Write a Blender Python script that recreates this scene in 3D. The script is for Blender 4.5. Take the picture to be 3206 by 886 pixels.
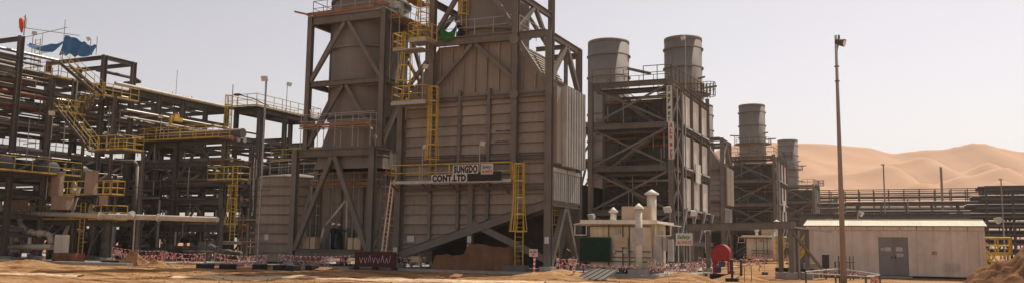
import bpy, math, random
import numpy as np
from mathutils import Vector, Matrix, noise as mnoise

random.seed(7)
for o in list(bpy.data.objects):
    bpy.data.objects.remove(o)
scene = bpy.context.scene
COL = scene.collection
V = Vector

# ------------------------------------------------------------------ camera
YAW, PITCH, ROLL = math.radians(24.5), math.radians(6.9), 0.0135
fw0 = V((-math.sin(YAW), math.cos(YAW), 0)); rt0 = V((math.cos(YAW), math.sin(YAW), 0)); up0 = V((0, 0, 1))
fw = fw0 * math.cos(PITCH) + up0 * math.sin(PITCH)
up1 = rt0.cross(fw)
rt = rt0 * math.cos(ROLL) + up1 * math.sin(ROLL)
up = rt.cross(fw)
cam_data = bpy.data.cameras.new('camera')
cam_data.sensor_width = 36.0
cam_data.lens = 36.0 * 2663 / 3206
cam_data.clip_end = 6000
cam = bpy.data.objects.new('camera', cam_data); COL.objects.link(cam)
cam.matrix_world = Matrix(((rt.x, up.x, -fw.x, 0), (rt.y, up.y, -fw.y, 0), (rt.z, up.z, -fw.z, 1.65), (0, 0, 0, 1)))
scene.camera = cam

# ------------------------------------------------------------------ light
SUN = V((0.15, 0.66, 1.0)).normalized()          # towards the sun
sun_el = math.asin(SUN.z); sun_az = math.atan2(SUN.x, SUN.y)   # azimuth from +Y towards +X
world = bpy.data.worlds.new('World'); scene.world = world; world.use_nodes = True
nt = world.node_tree; nt.nodes.clear()
wo = nt.nodes.new('ShaderNodeOutputWorld'); bg = nt.nodes.new('ShaderNodeBackground'); sky = nt.nodes.new('ShaderNodeTexSky')
sky.sky_type = 'NISHITA'; sky.sun_disc = False
sky.sun_elevation = sun_el; sky.sun_rotation = sun_az
sky.altitude = 100; sky.air_density = 1.0; sky.dust_density = 1.3; sky.ozone_density = 1.0
hs = nt.nodes.new('ShaderNodeHueSaturation'); hs.inputs['Saturation'].default_value = 0.42; hs.inputs['Value'].default_value = 1.0
nt.links.new(sky.outputs[0], hs.inputs['Color'])
tint = nt.nodes.new('ShaderNodeMix'); tint.data_type = 'RGBA'; tint.blend_type = 'MULTIPLY'; tint.inputs['Factor'].default_value = 1.0
tint.inputs['B'].default_value = (1.17, 1.05, 1.0, 1)
nt.links.new(hs.outputs[0], tint.inputs['A']); nt.links.new(tint.outputs['Result'], bg.inputs['Color'])
bg.inputs['Strength'].default_value = 0.108
nt.links.new(bg.outputs[0], wo.inputs['Surface'])
sl = bpy.data.lights.new('sun', 'SUN'); sl.energy = 4.6; sl.angle = math.radians(0.6); sl.color = (1.0, 0.90, 0.76)
so = bpy.data.objects.new('sun', sl); COL.objects.link(so)
so.rotation_euler = SUN.to_track_quat('Z', 'Y').to_euler(); so.location = (0, 0, 60)
vs = scene.view_settings
vs.view_transform = 'Standard'; vs.look = 'None'; vs.gamma = 1.0; vs.use_curve_mapping = False; vs.exposure = 0.09
scene.render.engine = 'CYCLES'

# ------------------------------------------------------------------ materials
MATS = {}
def mat(name, rgb, rough=0.75, metal=0.0, var=0.18, scale=0.9, bump=0.0, bscale=12.0, dust=0.0, streak=0.0, rgb2=None, spec=0.3, tone=0.07, rust=0.0):
    m = bpy.data.materials.new(name); m.use_nodes = True
    n = m.node_tree.nodes; L = m.node_tree.links
    b = n['Principled BSDF']; b.inputs['Roughness'].default_value = rough; b.inputs['Metallic'].default_value = metal
    b.inputs['Specular IOR Level'].default_value = spec
    g = n.new('ShaderNodeNewGeometry')
    no = n.new('ShaderNodeTexNoise'); no.inputs['Scale'].default_value = scale; no.inputs['Detail'].default_value = 6; no.inputs['Roughness'].default_value = 0.65
    L.new(g.outputs['Position'], no.inputs['Vector'])
    r = n.new('ShaderNodeValToRGB')
    r.color_ramp.elements[0].position = 0.3; r.color_ramp.elements[1].position = 0.7
    r.color_ramp.elements[0].color = tuple(max(0, c * (1 - var)) for c in rgb) + (1,)
    c2 = rgb2 or tuple(min(1, c * (1 + var)) for c in rgb)
    r.color_ramp.elements[1].color = tuple(c2) + (1,)
    L.new(no.outputs['Fac'], r.inputs['Fac'])
    out = r.outputs['Color']
    oi = n.new('ShaderNodeObjectInfo'); om = n.new('ShaderNodeMapRange'); om.inputs['To Min'].default_value = 1 - tone; om.inputs['To Max'].default_value = 1 + tone
    L.new(oi.outputs['Random'], om.inputs['Value'])
    ob_ = n.new('ShaderNodeVectorMath'); ob_.operation = 'SCALE'; L.new(out, ob_.inputs[0]); L.new(om.outputs[0], ob_.inputs['Scale']); out = ob_.outputs[0]
    if rust:
        rn = n.new('ShaderNodeTexNoise'); rn.inputs['Scale'].default_value = 1.1; rn.inputs['Detail'].default_value = 9; rn.inputs['Roughness'].default_value = 0.75
        rm = n.new('ShaderNodeMapping'); rm.inputs['Scale'].default_value = (1.6, 1.6, .55); L.new(g.outputs['Position'], rm.inputs['Vector']); L.new(rm.outputs[0], rn.inputs['Vector'])
        rr = n.new('ShaderNodeMapRange'); rr.inputs['From Min'].default_value = 0.60; rr.inputs['From Max'].default_value = 0.76; rr.inputs['To Max'].default_value = rust; L.new(rn.outputs['Fac'], rr.inputs['Value'])
        mx = n.new('ShaderNodeMix'); mx.data_type = 'RGBA'; mx.inputs['B'].default_value = (0.13, 0.058, 0.028, 1)
        L.new(rr.outputs[0], mx.inputs['Factor']); L.new(out, mx.inputs['A']); out = mx.outputs['Result']
    if streak:
        mp = n.new('ShaderNodeMapping'); mp.inputs['Scale'].default_value = (3.0, 3.0, 0.18)
        L.new(g.outputs['Position'], mp.inputs['Vector'])
        s = n.new('ShaderNodeTexNoise'); s.inputs['Scale'].default_value = 1.6; s.inputs['Detail'].default_value = 5
        L.new(mp.outputs[0], s.inputs['Vector'])
        sr = n.new('ShaderNodeValToRGB'); sr.color_ramp.elements[0].position = 0.38; sr.color_ramp.elements[1].position = 0.62
        sr.color_ramp.elements[0].color = (1 - streak,) * 3 + (1,); sr.color_ramp.elements[1].color = (1, 1, 1, 1)
        L.new(s.outputs['Fac'], sr.inputs['Fac'])
        mx = n.new('ShaderNodeMix'); mx.data_type = 'RGBA'; mx.blend_type = 'MULTIPLY'; mx.inputs['Factor'].default_value = 1
        L.new(out, mx.inputs['A']); L.new(sr.outputs['Color'], mx.inputs['B']); out = mx.outputs['Result']
    if dust:      # wind-blown dust lying on upward faces
        sp = n.new('ShaderNodeSeparateXYZ'); L.new(g.outputs['Normal'], sp.inputs[0])
        mr = n.new('ShaderNodeMapRange'); mr.inputs['From Min'].default_value = 0.2; mr.inputs['From Max'].default_value = 0.9
        mr.inputs['To Max'].default_value = dust; L.new(sp.outputs['Z'], mr.inputs['Value'])
        mx = n.new('ShaderNodeMix'); mx.data_type = 'RGBA'; mx.inputs['B'].default_value = (0.42, 0.30, 0.19, 1)
        L.new(mr.outputs[0], mx.inputs['Factor']); L.new(out, mx.inputs['A']); out = mx.outputs['Result']
    L.new(out, b.inputs['Base Color'])
    if bump:
        bn = n.new('ShaderNodeTexNoise'); bn.inputs['Scale'].default_value = bscale; bn.inputs['Detail'].default_value = 5
        L.new(g.outputs['Position'], bn.inputs['Vector'])
        bp = n.new('ShaderNodeBump'); bp.inputs['Strength'].default_value = bump; bp.inputs['Distance'].default_value = 0.05
        L.new(bn.outputs['Fac'], bp.inputs['Height']); L.new(bp.outputs[0], b.inputs['Normal'])
    MATS[name] = m
    return m

mat('casing', (0.305, 0.258, 0.212), 0.7, 0, 0.12, 0.5, 0.2, 9, streak=0.11, tone=0.13, rust=.75)
mat('frame', (0.182, 0.158, 0.136), 0.62, 0, 0.2, 0.8, 0.1, 14, dust=0.35, streak=0.12, tone=.1, rust=.45)
mat('stack', (0.225, 0.195, 0.170), 0.66, 0, 0.12, 0.35, 0.1, 6, streak=0.05, rust=.6)
mat('rack_steel', (0.130, 0.110, 0.095), 0.65, 0, 0.25, 0.9, dust=0.35, tone=.18, rust=.5)
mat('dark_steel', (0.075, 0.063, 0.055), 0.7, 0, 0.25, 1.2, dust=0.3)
mat('pipe_galv', (0.36, 0.34, 0.32), 0.38, 0.55, 0.2, 0.7, dust=0.2)
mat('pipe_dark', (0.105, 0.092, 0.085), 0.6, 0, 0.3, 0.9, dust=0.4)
mat('pipe_pale', (0.60, 0.53, 0.43), 0.5, 0, 0.15, 1.3, dust=0.3, streak=0.15)
mat('pipe_rust', (0.25, 0.11, 0.06), 0.8, 0, 0.35, 2.0)
mat('vessel', (0.10, 0.115, 0.125), 0.5, 0.1, 0.2, 0.8, dust=0.3)
mat('yellow', (0.56, 0.37, 0.06), 0.6, 0, 0.3, 2.3, dust=0.25)
mat('sheet_grey', (0.085, 0.088, 0.09), 0.6, 0.1, 0.25, 2.5, dust=0.1)
mat('galv', (0.42, 0.40, 0.38), 0.5, 0.4, 0.2, 2.5, dust=0.25)
mat('rib_grey', (0.40, 0.385, 0.365), 0.5, 0.1, 0.12, 1.0, streak=0.2)
mat('white_panel', (0.76, 0.71, 0.63), 0.6, 0, 0.12, 1.5, streak=0.3)
mat('concrete', (0.36, 0.33, 0.29), 0.9, 0, 0.2, 1.6, 0.4, 14)
mat('concrete_dark', (0.14, 0.13, 0.12), 0.9, 0, 0.25, 3.0, 0.3, 14)
mat('hut_wall', (0.70, 0.60, 0.44), 0.65, 0, 0.12, 1.2, streak=0.22, rust=.35)
mat('hut_white', (0.80, 0.74, 0.62), 0.6, 0, 0.08, 1.0, streak=0.12, dust=0.15)
mat('shed_wall', (0.72, 0.61, 0.51), 0.7, 0, 0.08, 1.2, 0.08, 20, streak=0.12, tone=.025, rust=.12)
mat('shed_roof', (0.60, 0.545, 0.43), 0.6, 0, 0.08, 1.5, streak=.08)
mat('door_grey', (0.235, 0.215, 0.20), 0.5, 0, 0.06, 2)
mat('plinth', (0.05, 0.045, 0.04), 0.9)
mat('notice', (0.60, 0.57, 0.55), 0.6, 0, 0.05, 5)
mat('sign_white', (0.60, 0.56, 0.52), 0.6, 0, 0.08, 4)
mat('ink_black', (0.03, 0.022, 0.02), 0.7)
mat('ink_red', (0.50, 0.03, 0.03), 0.6)
mat('ink_green', (0.02, 0.14, 0.05), 0.6)
mat('red', (0.34, 0.026, 0.022), 0.5, 0, 0.22, 2.5, dust=.3)
mat('red_dark', (0.085, 0.024, 0.02), 0.7, 0, 0.3, 2.5)
mat('tape_red', (0.62, 0.085, 0.07), 0.5, 0, 0.1, 3)
mat('tape_white', (0.78, 0.72, 0.70), 0.5, 0, 0.06, 3)
mat('plank', (0.30, 0.145, 0.07), 0.85, 0, 0.3, 2.2, 0.2, 20)
mat('beige_box', (0.44, 0.315, 0.235), 0.6, 0, 0.08, 1.5, streak=0.1)
mat('cream', (0.55, 0.42, 0.27), 0.6, 0, 0.1, 2)
mat('green_net', (0.007, 0.034, 0.016), 0.85, 0, 0.25, 4, 0.3, 40)
mat('green_sheet', (0.025, 0.14, 0.022), 0.7, 0, 0.2, 3, 0.2, 10)
mat('blue_tarp', (0.05, 0.17, 0.34), 0.45, 0, 0.22, 1.4, 0.3, 5)
mat('brown_tarp', (0.175, 0.082, 0.042), 0.7, 0, 0.28, 1.1, 0.6, 3.5)
mat('orange_sock', (0.70, 0.10, 0.03), 0.7, 0, 0.12, 3)
mat('rubber', (0.030, 0.027, 0.026), 0.85)
mat('lamp_glass', (0.75, 0.73, 0.68), 0.25, 0, 0.05, 3)
mat('pole_brown', (0.34, 0.265, 0.225), 0.6, 0, 0.12, 1.0, streak=0.15)
mat('jacket', (0.012, 0.015, 0.028), 0.9); mat('jeans', (0.012, 0.016, 0.032), 0.9)
mat('skin', (0.23, 0.12, 0.08), 0.6); mat('helmet', (0.85, 0.83, 0.82), 0.35, 0, 0.02, 3); mat('boot', (0.02, 0.016, 0.012), 0.8)
mat('blue_drum', (0.02, 0.08, 0.20), 0.5, 0, 0.1, 3)
mat('grey_wall', (0.155, 0.150, 0.142), 0.7, 0, 0.08, 0.6, streak=0.1)
mat('near_rack', (0.105, 0.092, 0.092), 0.65, 0, 0.25, 0.5, dust=0.25)
mat('far_rack', (0.12, 0.105, 0.105), 0.65, 0, 0.25, 0.5, dust=0.25)
mat('timber_pale', (0.75, 0.56, 0.43), 0.8, 0, 0.2, 3)

def sand_material(name, c1, c2, c3, bump, ripples=False):
    m = bpy.data.materials.new(name); m.use_nodes = True; n = m.node_tree.nodes; L = m.node_tree.links
    b = n['Principled BSDF']; b.inputs['Roughness'].default_value = 0.95; b.inputs['Specular IOR Level'].default_value = 0.1
    g = n.new('ShaderNodeNewGeometry')
    mp = n.new('ShaderNodeMapping'); mp.inputs['Rotation'].default_value = (0, 0, math.radians(-17)); mp.inputs['Scale'].default_value = (0.35, 1.5, 1)
    L.new(g.outputs['Position'], mp.inputs['Vector'])
    a = n.new('ShaderNodeTexNoise'); a.inputs['Scale'].default_value = 0.55 if not ripples else 0.01; a.inputs['Detail'].default_value = 8; a.inputs['Roughness'].default_value = 0.7
    L.new(mp.outputs[0], a.inputs['Vector'])
    r = n.new('ShaderNodeValToRGB'); e = r.color_ramp.elements
    e[0].position = 0.40; e[0].color = c1 + (1,); e[1].position = 0.60; e[1].color = c3 + (1,)
    k = e.new(0.49); k.color = c2 + (1,)
    L.new(a.outputs['Fac'], r.inputs['Fac'])
    f = n.new('ShaderNodeTexNoise'); f.inputs['Scale'].default_value = 5.0; f.inputs['Detail'].default_value = 6
    L.new(g.outputs['Position'], f.inputs['Vector'])
    fr = n.new('ShaderNodeValToRGB'); fr.color_ramp.elements[0].position = 0.32; fr.color_ramp.elements[0].color = (0.72, 0.69, 0.66, 1); fr.color_ramp.elements[1].position = 0.55
    L.new(f.outputs['Fac'], fr.inputs['Fac'])
    mx = n.new('ShaderNodeMix'); mx.data_type = 'RGBA'; mx.blend_type = 'MULTIPLY'; mx.inputs['Factor'].default_value = 1.0 if not ripples else 0.0
    L.new(r.outputs['Color'], mx.inputs['A']); L.new(fr.outputs['Color'], mx.inputs['B']); L.new(mx.outputs['Result'], b.inputs['Base Color'])
    if bump:
        bn = n.new('ShaderNodeTexNoise'); bn.inputs['Scale'].default_value = 3.0; bn.inputs['Detail'].default_value = 9; bn.inputs['Roughness'].default_value = 0.75
        L.new(mp.outputs[0], bn.inputs['Vector'])
        bp = n.new('ShaderNodeBump'); bp.inputs['Strength'].default_value = bump; bp.inputs['Distance'].default_value = 0.25
        L.new(bn.outputs['Fac'], bp.inputs['Height']); L.new(bp.outputs[0], b.inputs['Normal'])
    MATS[name] = m
sand_material('sand', (0.19, 0.092, 0.040), (0.46, 0.250, 0.112), (0.62, 0.375, 0.19), 1.0)
sand_material('sand_pale', (0.56, 0.40, 0.25), (0.64, 0.47, 0.30), (0.70, 0.53, 0.35), 0.4)
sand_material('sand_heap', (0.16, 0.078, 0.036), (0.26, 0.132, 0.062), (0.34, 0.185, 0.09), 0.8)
sand_material('dune_sand', (0.52, 0.310, 0.190), (0.55, 0.332, 0.205), (0.57, 0.350, 0.220), 0.0, True)

# ------------------------------------------------------------------ helpers
WM = {}
def link(o, parent=None, world=None):
    COL.objects.link(o)
    w = world if world is not None else Matrix.Identity(4)
    if parent is not None:
        o.parent = parent; o.matrix_parent_inverse = WM[parent.name].inverted()
    o.matrix_basis = w
    WM[o.name] = w
    return o
def tag(o, label, cat, group=None):
    o['label'] = label; o['category'] = cat
    if group: o['group'] = group
    return o
def T(name, label, cat, loc, group=None):
    o = bpy.data.objects.new(name, None); o.empty_display_size = 0.3
    link(o, None, Matrix.Translation(V(loc)))
    return tag(o, label, cat, group)
def struct(o): o['kind'] = 'structure'; return o

UNIT = {}
def unit_mesh(shape, m):
    k = (shape, m)
    if k in UNIT: return UNIT[k]
    if shape == 'box':
        v = [(x, y, z) for z in (0, 1) for y in (-.5, .5) for x in (-.5, .5)]
        f = [(0, 2, 3, 1), (4, 5, 7, 6), (0, 1, 5, 4), (2, 6, 7, 3), (0, 4, 6, 2), (1, 3, 7, 5)]
    elif shape == 'I':     # web in the local y direction, flanges along x at +-y
        p = [(-.5, -.5), (.5, -.5), (.5, -.38), (.07, -.38), (.07, .38), (.5, .38), (.5, .5), (-.5, .5), (-.5, .38), (-.07, .38), (-.07, -.38), (-.5, -.38)]
        n = len(p); v = [(x, y, 0) for x, y in p] + [(x, y, 1) for x, y in p]
        f = [(i, (i + 1) % n, n + (i + 1) % n, n + i) for i in range(n)] + [tuple(range(n))[::-1], tuple(range(n, 2 * n))]
    else:                  # 'c12', 'c24'
        n = int(shape[1:]); v = []
        for z in (0, 1):
            v += [(math.cos(2 * math.pi * i / n), math.sin(2 * math.pi * i / n), z) for i in range(n)]
        f = [(i, (i + 1) % n, n + (i + 1) % n, n + i) for i in range(n)] + [tuple(range(n))[::-1], tuple(range(n, 2 * n))]
    me = bpy.data.meshes.new(shape + '_' + m); me.from_pydata(v, [], f)
    me.materials.append(MATS[m])
    if shape[0] == 'c':
        for p_ in me.polygons: p_.use_smooth = len(p_.vertices) == 4
    UNIT[k] = me
    return me
def basis(a, b, ref=None):
    a = V(a); b = V(b); z = (b - a); ln = z.length; z.normalize()
    if ref is None:
        ref = V((0, 1, 0)) if abs(z.z) > 0.95 else V((0, 0, 1))
    ref = V(ref)
    y = ref - z * ref.dot(z); y.normalize(); x = y.cross(z)
    return a, x, y, z, ln
def bar(name, parent, a, b, w, h, m, shape='box', ref=None):
    """bar from a to b; h along ref (default up, or +Y for verticals), w across"""
    a, x, y, z, ln = basis(a, b, ref)
    M = Matrix(((x.x * w, y.x * h, z.x * ln, a.x), (x.y * w, y.y * h, z.y * ln, a.y), (x.z * w, y.z * h, z.z * ln, a.z), (0, 0, 0, 1)))
    o = bpy.data.objects.new(name, unit_mesh(shape, m))
    return link(o, parent, M)
def ibeam(name, parent, a, b, w, h, m='frame', ref=None): return bar(name, parent, a, b, w, h, m, 'I', ref)
def pipe(name, parent, a, b, r, m, n=12): return bar(name, parent, a, b, r, r, m, 'c%d' % n)
def blk(name, parent, lo, hi, m):
    lo = V(lo); hi = V(hi); c = (lo + hi) / 2
    return bar(name, parent, (c.x, c.y, lo.z), (c.x, c.y, hi.z), hi.x - lo.x, hi.y - lo.y, m)

class MB:
    def __init__(s): s.v = []; s.f = []; s.m = []; s.sm = []
    def add(s, v, f, m=0, smooth=False):
        k = len(s.v); s.v += [tuple(p) for p in v]
        for q in f: s.f.append(tuple(i + k for i in q)); s.m.append(m); s.sm.append(smooth)
        return s
    def box(s, lo, hi, m=0):
        v = [(x, y, z) for z in (lo[2], hi[2]) for y in (lo[1], hi[1]) for x in (lo[0], hi[0])]
        return s.add(v, [(0, 2, 3, 1), (4, 5, 7, 6), (0, 1, 5, 4), (2, 6, 7, 3), (0, 4, 6, 2), (1, 3, 7, 5)], m)
    def bar(s, a, b, w, h, m=0, ref=None):
        a, x, y, z, ln = basis(a, b, ref); v = []
        for t in (0, ln):
            for q in (-.5, .5):
                for p in (-.5, .5): v.append(a + x * w * p + y * h * q + z * t)
        return s.add(v, [(0, 2, 3, 1), (4, 5, 7, 6), (0, 1, 5, 4), (2, 6, 7, 3), (0, 4, 6, 2), (1, 3, 7, 5)], m)
    def tube(s, a, b, r, n=6, m=0, r2=None, caps=True):
        a, x, y, z, ln = basis(a, b); r2 = r if r2 is None else r2; v = []
        for t, rr in ((0, r), (ln, r2)):
            for i in range(n):
                q = 2 * math.pi * i / n; v.append(a + x * math.cos(q) * rr + y * math.sin(q) * rr + z * t)
        f = [(i, (i + 1) % n, n + (i + 1) % n, n + i) for i in range(n)]
        s.add(v, f, m, n > 5)
        if caps: s.f += [tuple(range(len(s.v) - 2 * n, len(s.v) - n))[::-1], tuple(range(len(s.v) - n, len(s.v)))]; s.m += [m, m]; s.sm += [False, False]
        return s
    def path(s, pts, r, n=8, m=0):
        for a, b in zip(pts, pts[1:]): s.tube(a, b, r, n, m)
        for p in pts[1:-1]: s.ball(p, r * 1.0, m, 6)
        return s
    def ball(s, c, r, m=0, n=8, sc=(1, 1, 1)):
        v = [(c[0], c[1], c[2] + r * sc[2])]; f = []
        for i in range(1, n // 2 + 1):
            if i == n // 2: break
            a = math.pi * i / (n // 2)
            for j in range(n):
                q = 2 * math.pi * j / n
                v.append((c[0] + r * sc[0] * math.sin(a) * math.cos(q), c[1] + r * sc[1] * math.sin(a) * math.sin(q), c[2] + r * sc[2] * math.cos(a)))
        v.append((c[0], c[1], c[2] - r * sc[2])); rows = n // 2 - 1
        for j in range(n): f.append((0, 1 + j, 1 + (j + 1) % n))
        for i in range(rows - 1):
            for j in range(n):
                a0 = 1 + i * n + j; a1 = 1 + i * n + (j + 1) % n; f.append((a0, a0 + n, a1 + n, a1))
        b0 = 1 + (rows - 1) * n; last = len(v) - 1
        for j in range(n): f.append((b0 + j, last, b0 + (j + 1) % n))
        return s.add(v, f, m, True)
    def lathe(s, c, prof, n=32, m=0, caps=True):
        v = []; f = []
        for r, z in prof:
            for i in range(n):
                q = 2 * math.pi * i / n; v.append((c[0] + r * math.cos(q), c[1] + r * math.sin(q), z))
        for k in range(len(prof) - 1):
            for i in range(n): f.append((k * n + i, k * n + (i + 1) % n, (k + 1) * n + (i + 1) % n, (k + 1) * n + i))
        s.add(v, f, m, True)
        if caps:
            k = len(s.v) - n; s.f.append(tuple(range(k, k + n))); s.m.append(m); s.sm.append(False)
        return s
    def prism(s, poly, y0, y1, m=0, yf=None):
        """poly of (x, z) in a plane facing -Y extruded from y0 (front) to y1; yf(x,z) overrides the front"""
        n = len(poly); v = [(x, (yf(x, z) if yf else y0), z) for x, z in poly] + [(x, y1, z) for x, z in poly]
        f = [tuple(range(n)), tuple(range(n, 2 * n))[::-1]] + [(i, n + i, n + (i + 1) % n, (i + 1) % n) for i in range(n)]
        return s.add(v, f, m)
    def build(s, name, mats, parent=None):
        me = bpy.data.meshes.new(name)
        if isinstance(mats, str): mats = [mats]
        v = s.v; w = Matrix.Identity(4)
        c = None
        if v:
            a = np.array(v); c = V(((a[:, 0].min() + a[:, 0].max()) / 2, (a[:, 1].min() + a[:, 1].max()) / 2, a[:, 2].min()))
            v = [tuple(q) for q in (a - np.array(c))]; w = Matrix.Translation(c)
        me.from_pydata(v, [], s.f)
        for q in mats: me.materials.append(MATS[q])
        me.polygons.foreach_set('material_index', s.m); me.polygons.foreach_set('use_smooth', s.sm)
        me.update()
        return link(bpy.data.objects.new(name, me), parent, w)

def clip(poly, fn):
    """keep the part of a polygon where fn(x, z) >= 0"""
    out = []
    for i in range(len(poly)):
        a = poly[i]; b = poly[(i + 1) % len(poly)]; fa = fn(*a); fb = fn(*b)
        if fa >= 0: out.append(a)
        if (fa >= 0) != (fb >= 0):
            t = fa / (fa - fb); out.append((a[0] + (b[0] - a[0]) * t, a[1] + (b[1] - a[1]) * t))
    return out

def text(name, parent, body, size, m, o, xd, width=None, shear=0.0, bold=0.0, yd=(0, 0, 1)):
    cu = bpy.data.curves.new(name, 'FONT'); cu.body = body; cu.size = size; cu.extrude = 0.006; cu.offset = bold; cu.shear = shear; cu.space_character = 1.0 + bold * 3
    cu.resolution_u = 3
    tmp = bpy.data.objects.new(name + '_curve', cu); COL.objects.link(tmp)
    dg = bpy.context.evaluated_depsgraph_get()
    me = bpy.data.meshes.new_from_object(tmp.evaluated_get(dg))
    bpy.data.objects.remove(tmp); bpy.data.curves.remove(cu)
    me.materials.clear(); me.materials.append(MATS[m]); me.name = name
    xs = [v.co.x for v in me.vertices]
    sx = width / (max(xs) - min(xs)) if width else 1
    xd = V(xd).normalized(); yd = V(yd).normalized(); zd = xd.cross(yd)
    M = Matrix(((xd.x, yd.x, zd.x, o[0]), (xd.y, yd.y, zd.y, o[1]), (xd.z, yd.z, zd.z, o[2]), (0, 0, 0, 1))) @ Matrix.Diagonal((sx, 1, 1, 1)) @ Matrix.Translation((-min(xs), 0, 0))
    return link(bpy.data.objects.new(name, me), parent, M)

# ------------------------------------------------------------------ re-used assemblies
def handrail(parent, pts, m='yellow', h=1.1, step=1.4, r=0.028, toe=True, name='handrail', n=5, posts=True):
    b = MB()
    for a, c in zip(pts, pts[1:]):
        a = V(a); c = V(c); ln = (c - a).length; k = max(1, round(ln / step))
        for i in range(k + 1):
            p = a + (c - a) * i / k; b.tube(p, p + V((0, 0, h)), r * 1.15, n)
        b.tube(a + V((0, 0, h)), c + V((0, 0, h)), r * 1.2, n); b.tube(a + V((0, 0, h * .52)), c + V((0, 0, h * .52)), r, n)
        if toe: b.bar(a + V((0, 0, .08)), c + V((0, 0, .08)), 0.02, 0.12)
    return b.build(name, m, parent)
def ladder(parent, x, y, z0, z1, face=(0, -1, 0), m='yellow', cage=None, flare=0.25, w=0.5, name='ladder'):
    """ladder with stiles and rungs at (x, y); cage (z0, z1) on the side 'face'"""
    fd = V(face); sd = V((-fd.y, fd.x, 0)); b = MB(); c = V((x, y, 0))
    for s in (-.5, .5): b.bar(c + sd * w * s + V((0, 0, z0)), c + sd * w * s + V((0, 0, z1)), 0.06, 0.04, ref=fd)
    z = z0 + .3
    while z < z1: b.tube(c - sd * w / 2 + V((0, 0, z)), c + sd * w / 2 + V((0, 0, z)), 0.016, 5); z += .3
    lo = b.build(name, m, parent)
    if cage:
        q = MB(); c0, c1 = cage; n = 8
        def ring(zz, rr): return [c + sd * rr * math.cos(math.pi * i / n) * 1.0 + fd * (0.05 + rr * 1.55 * math.sin(math.pi * i / n)) + V((0, 0, zz)) for i in range(n + 1)]
        ks = max(2, round((c1 - c0) / 0.95)); rings = []
        for i in range(ks + 1):
            zz = c0 + (c1 - c0) * i / ks; rr = 0.36 + (flare * max(0, 1 - (zz - c0) / 1.6) if flare else 0)
            rg = ring(zz, rr); rings.append(rg)
            for a, d in zip(rg, rg[1:]): q.bar(a, d, 0.02, 0.08)
        for a, d in zip(rings, rings[1:]):
            for i in (0, 1, 3, 4, 5, 7, 8): q.bar(a[i], d[i], 0.05, 0.02, ref=fd)
        q.build('safety_cage', m, lo)
    return lo
def floodlight(label, base, h, aim=(0.6, -0.8, 0), mast='galv', r=0.035, group=None, sc=1.0, tilt=-0.55):
    t = T('floodlight', label, 'floodlight', base, group); b = V(base); p = b + V((0, 0, h))
    pipe('mast', t, b, p, r, mast, 12)
    a = V(aim).normalized(); d = (a + V((0, 0, tilt))).normalized(); side = V((-a.y, a.x, 0)); u = side.cross(d) * -1
    c = p + a * 0.22 * sc + V((0, 0, .05))
    def ring(cc, hw, hh): return [cc + side * hw * i + u * hh * j for i, j in ((-1, -1), (1, -1), (1, 1), (-1, 1))]
    v = ring(c - d * .16 * sc, .13 * sc, .11 * sc) + ring(c + d * .16 * sc, .27 * sc, .21 * sc)
    MB().add(v, [(3, 2, 1, 0), (0, 1, 5, 4), (1, 2, 6, 5), (2, 3, 7, 6), (3, 0, 4, 7), (4, 5, 6, 7)]).build('lamp_head', 'galv', t)
    g = ring(c + d * .165 * sc, .25 * sc, .19 * sc) + ring(c + d * .175 * sc, .25 * sc, .19 * sc)
    MB().add(g, [(3, 2, 1, 0), (0, 1, 5, 4), (1, 2, 6, 5), (2, 3, 7, 6), (3, 0, 4, 7), (4, 5, 6, 7)]).build('lamp_glass', 'lamp_glass', t)
    MB().bar(p, c, .05, .05).build('bracket', 'galv', t)
    return t
def stair(parent, a, b, width=0.8, m='yellow', sm='frame', side=None):
    """stair flight from a up to b, width across; hand rails both sides"""
    a = V(a); b = V(b); d = b - a; hd = V((d.x, d.y, 0)).normalized(); sd = V((-hd.y, hd.x, 0)) if side is None else V(side)
    f = MB()
    for s in (0, width): f.bar(a + sd * s, b + sd * s, 0.05, 0.26)
    n = max(3, int(d.z / 0.22))
    for i in range(1, n):
        p = a + d * i / n; f.bar(p + sd * .03, p + sd * (width - .03), 0.24, 0.03)
    st = f.build('stair_flight', sm, parent)
    r = MB()
    for s in (0, width):
        o = sd * s
        for i in range(5):
            p = a + d * (i / 4) + o; r.tube(p, p + V((0, 0, 1.0)), .022, 5)
        for hh in (.5, 1.0): r.tube(a + o + V((0, 0, hh)), b + o + V((0, 0, hh)), .024, 5)
    r.build('stair_rail', m, st)
    return st
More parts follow.
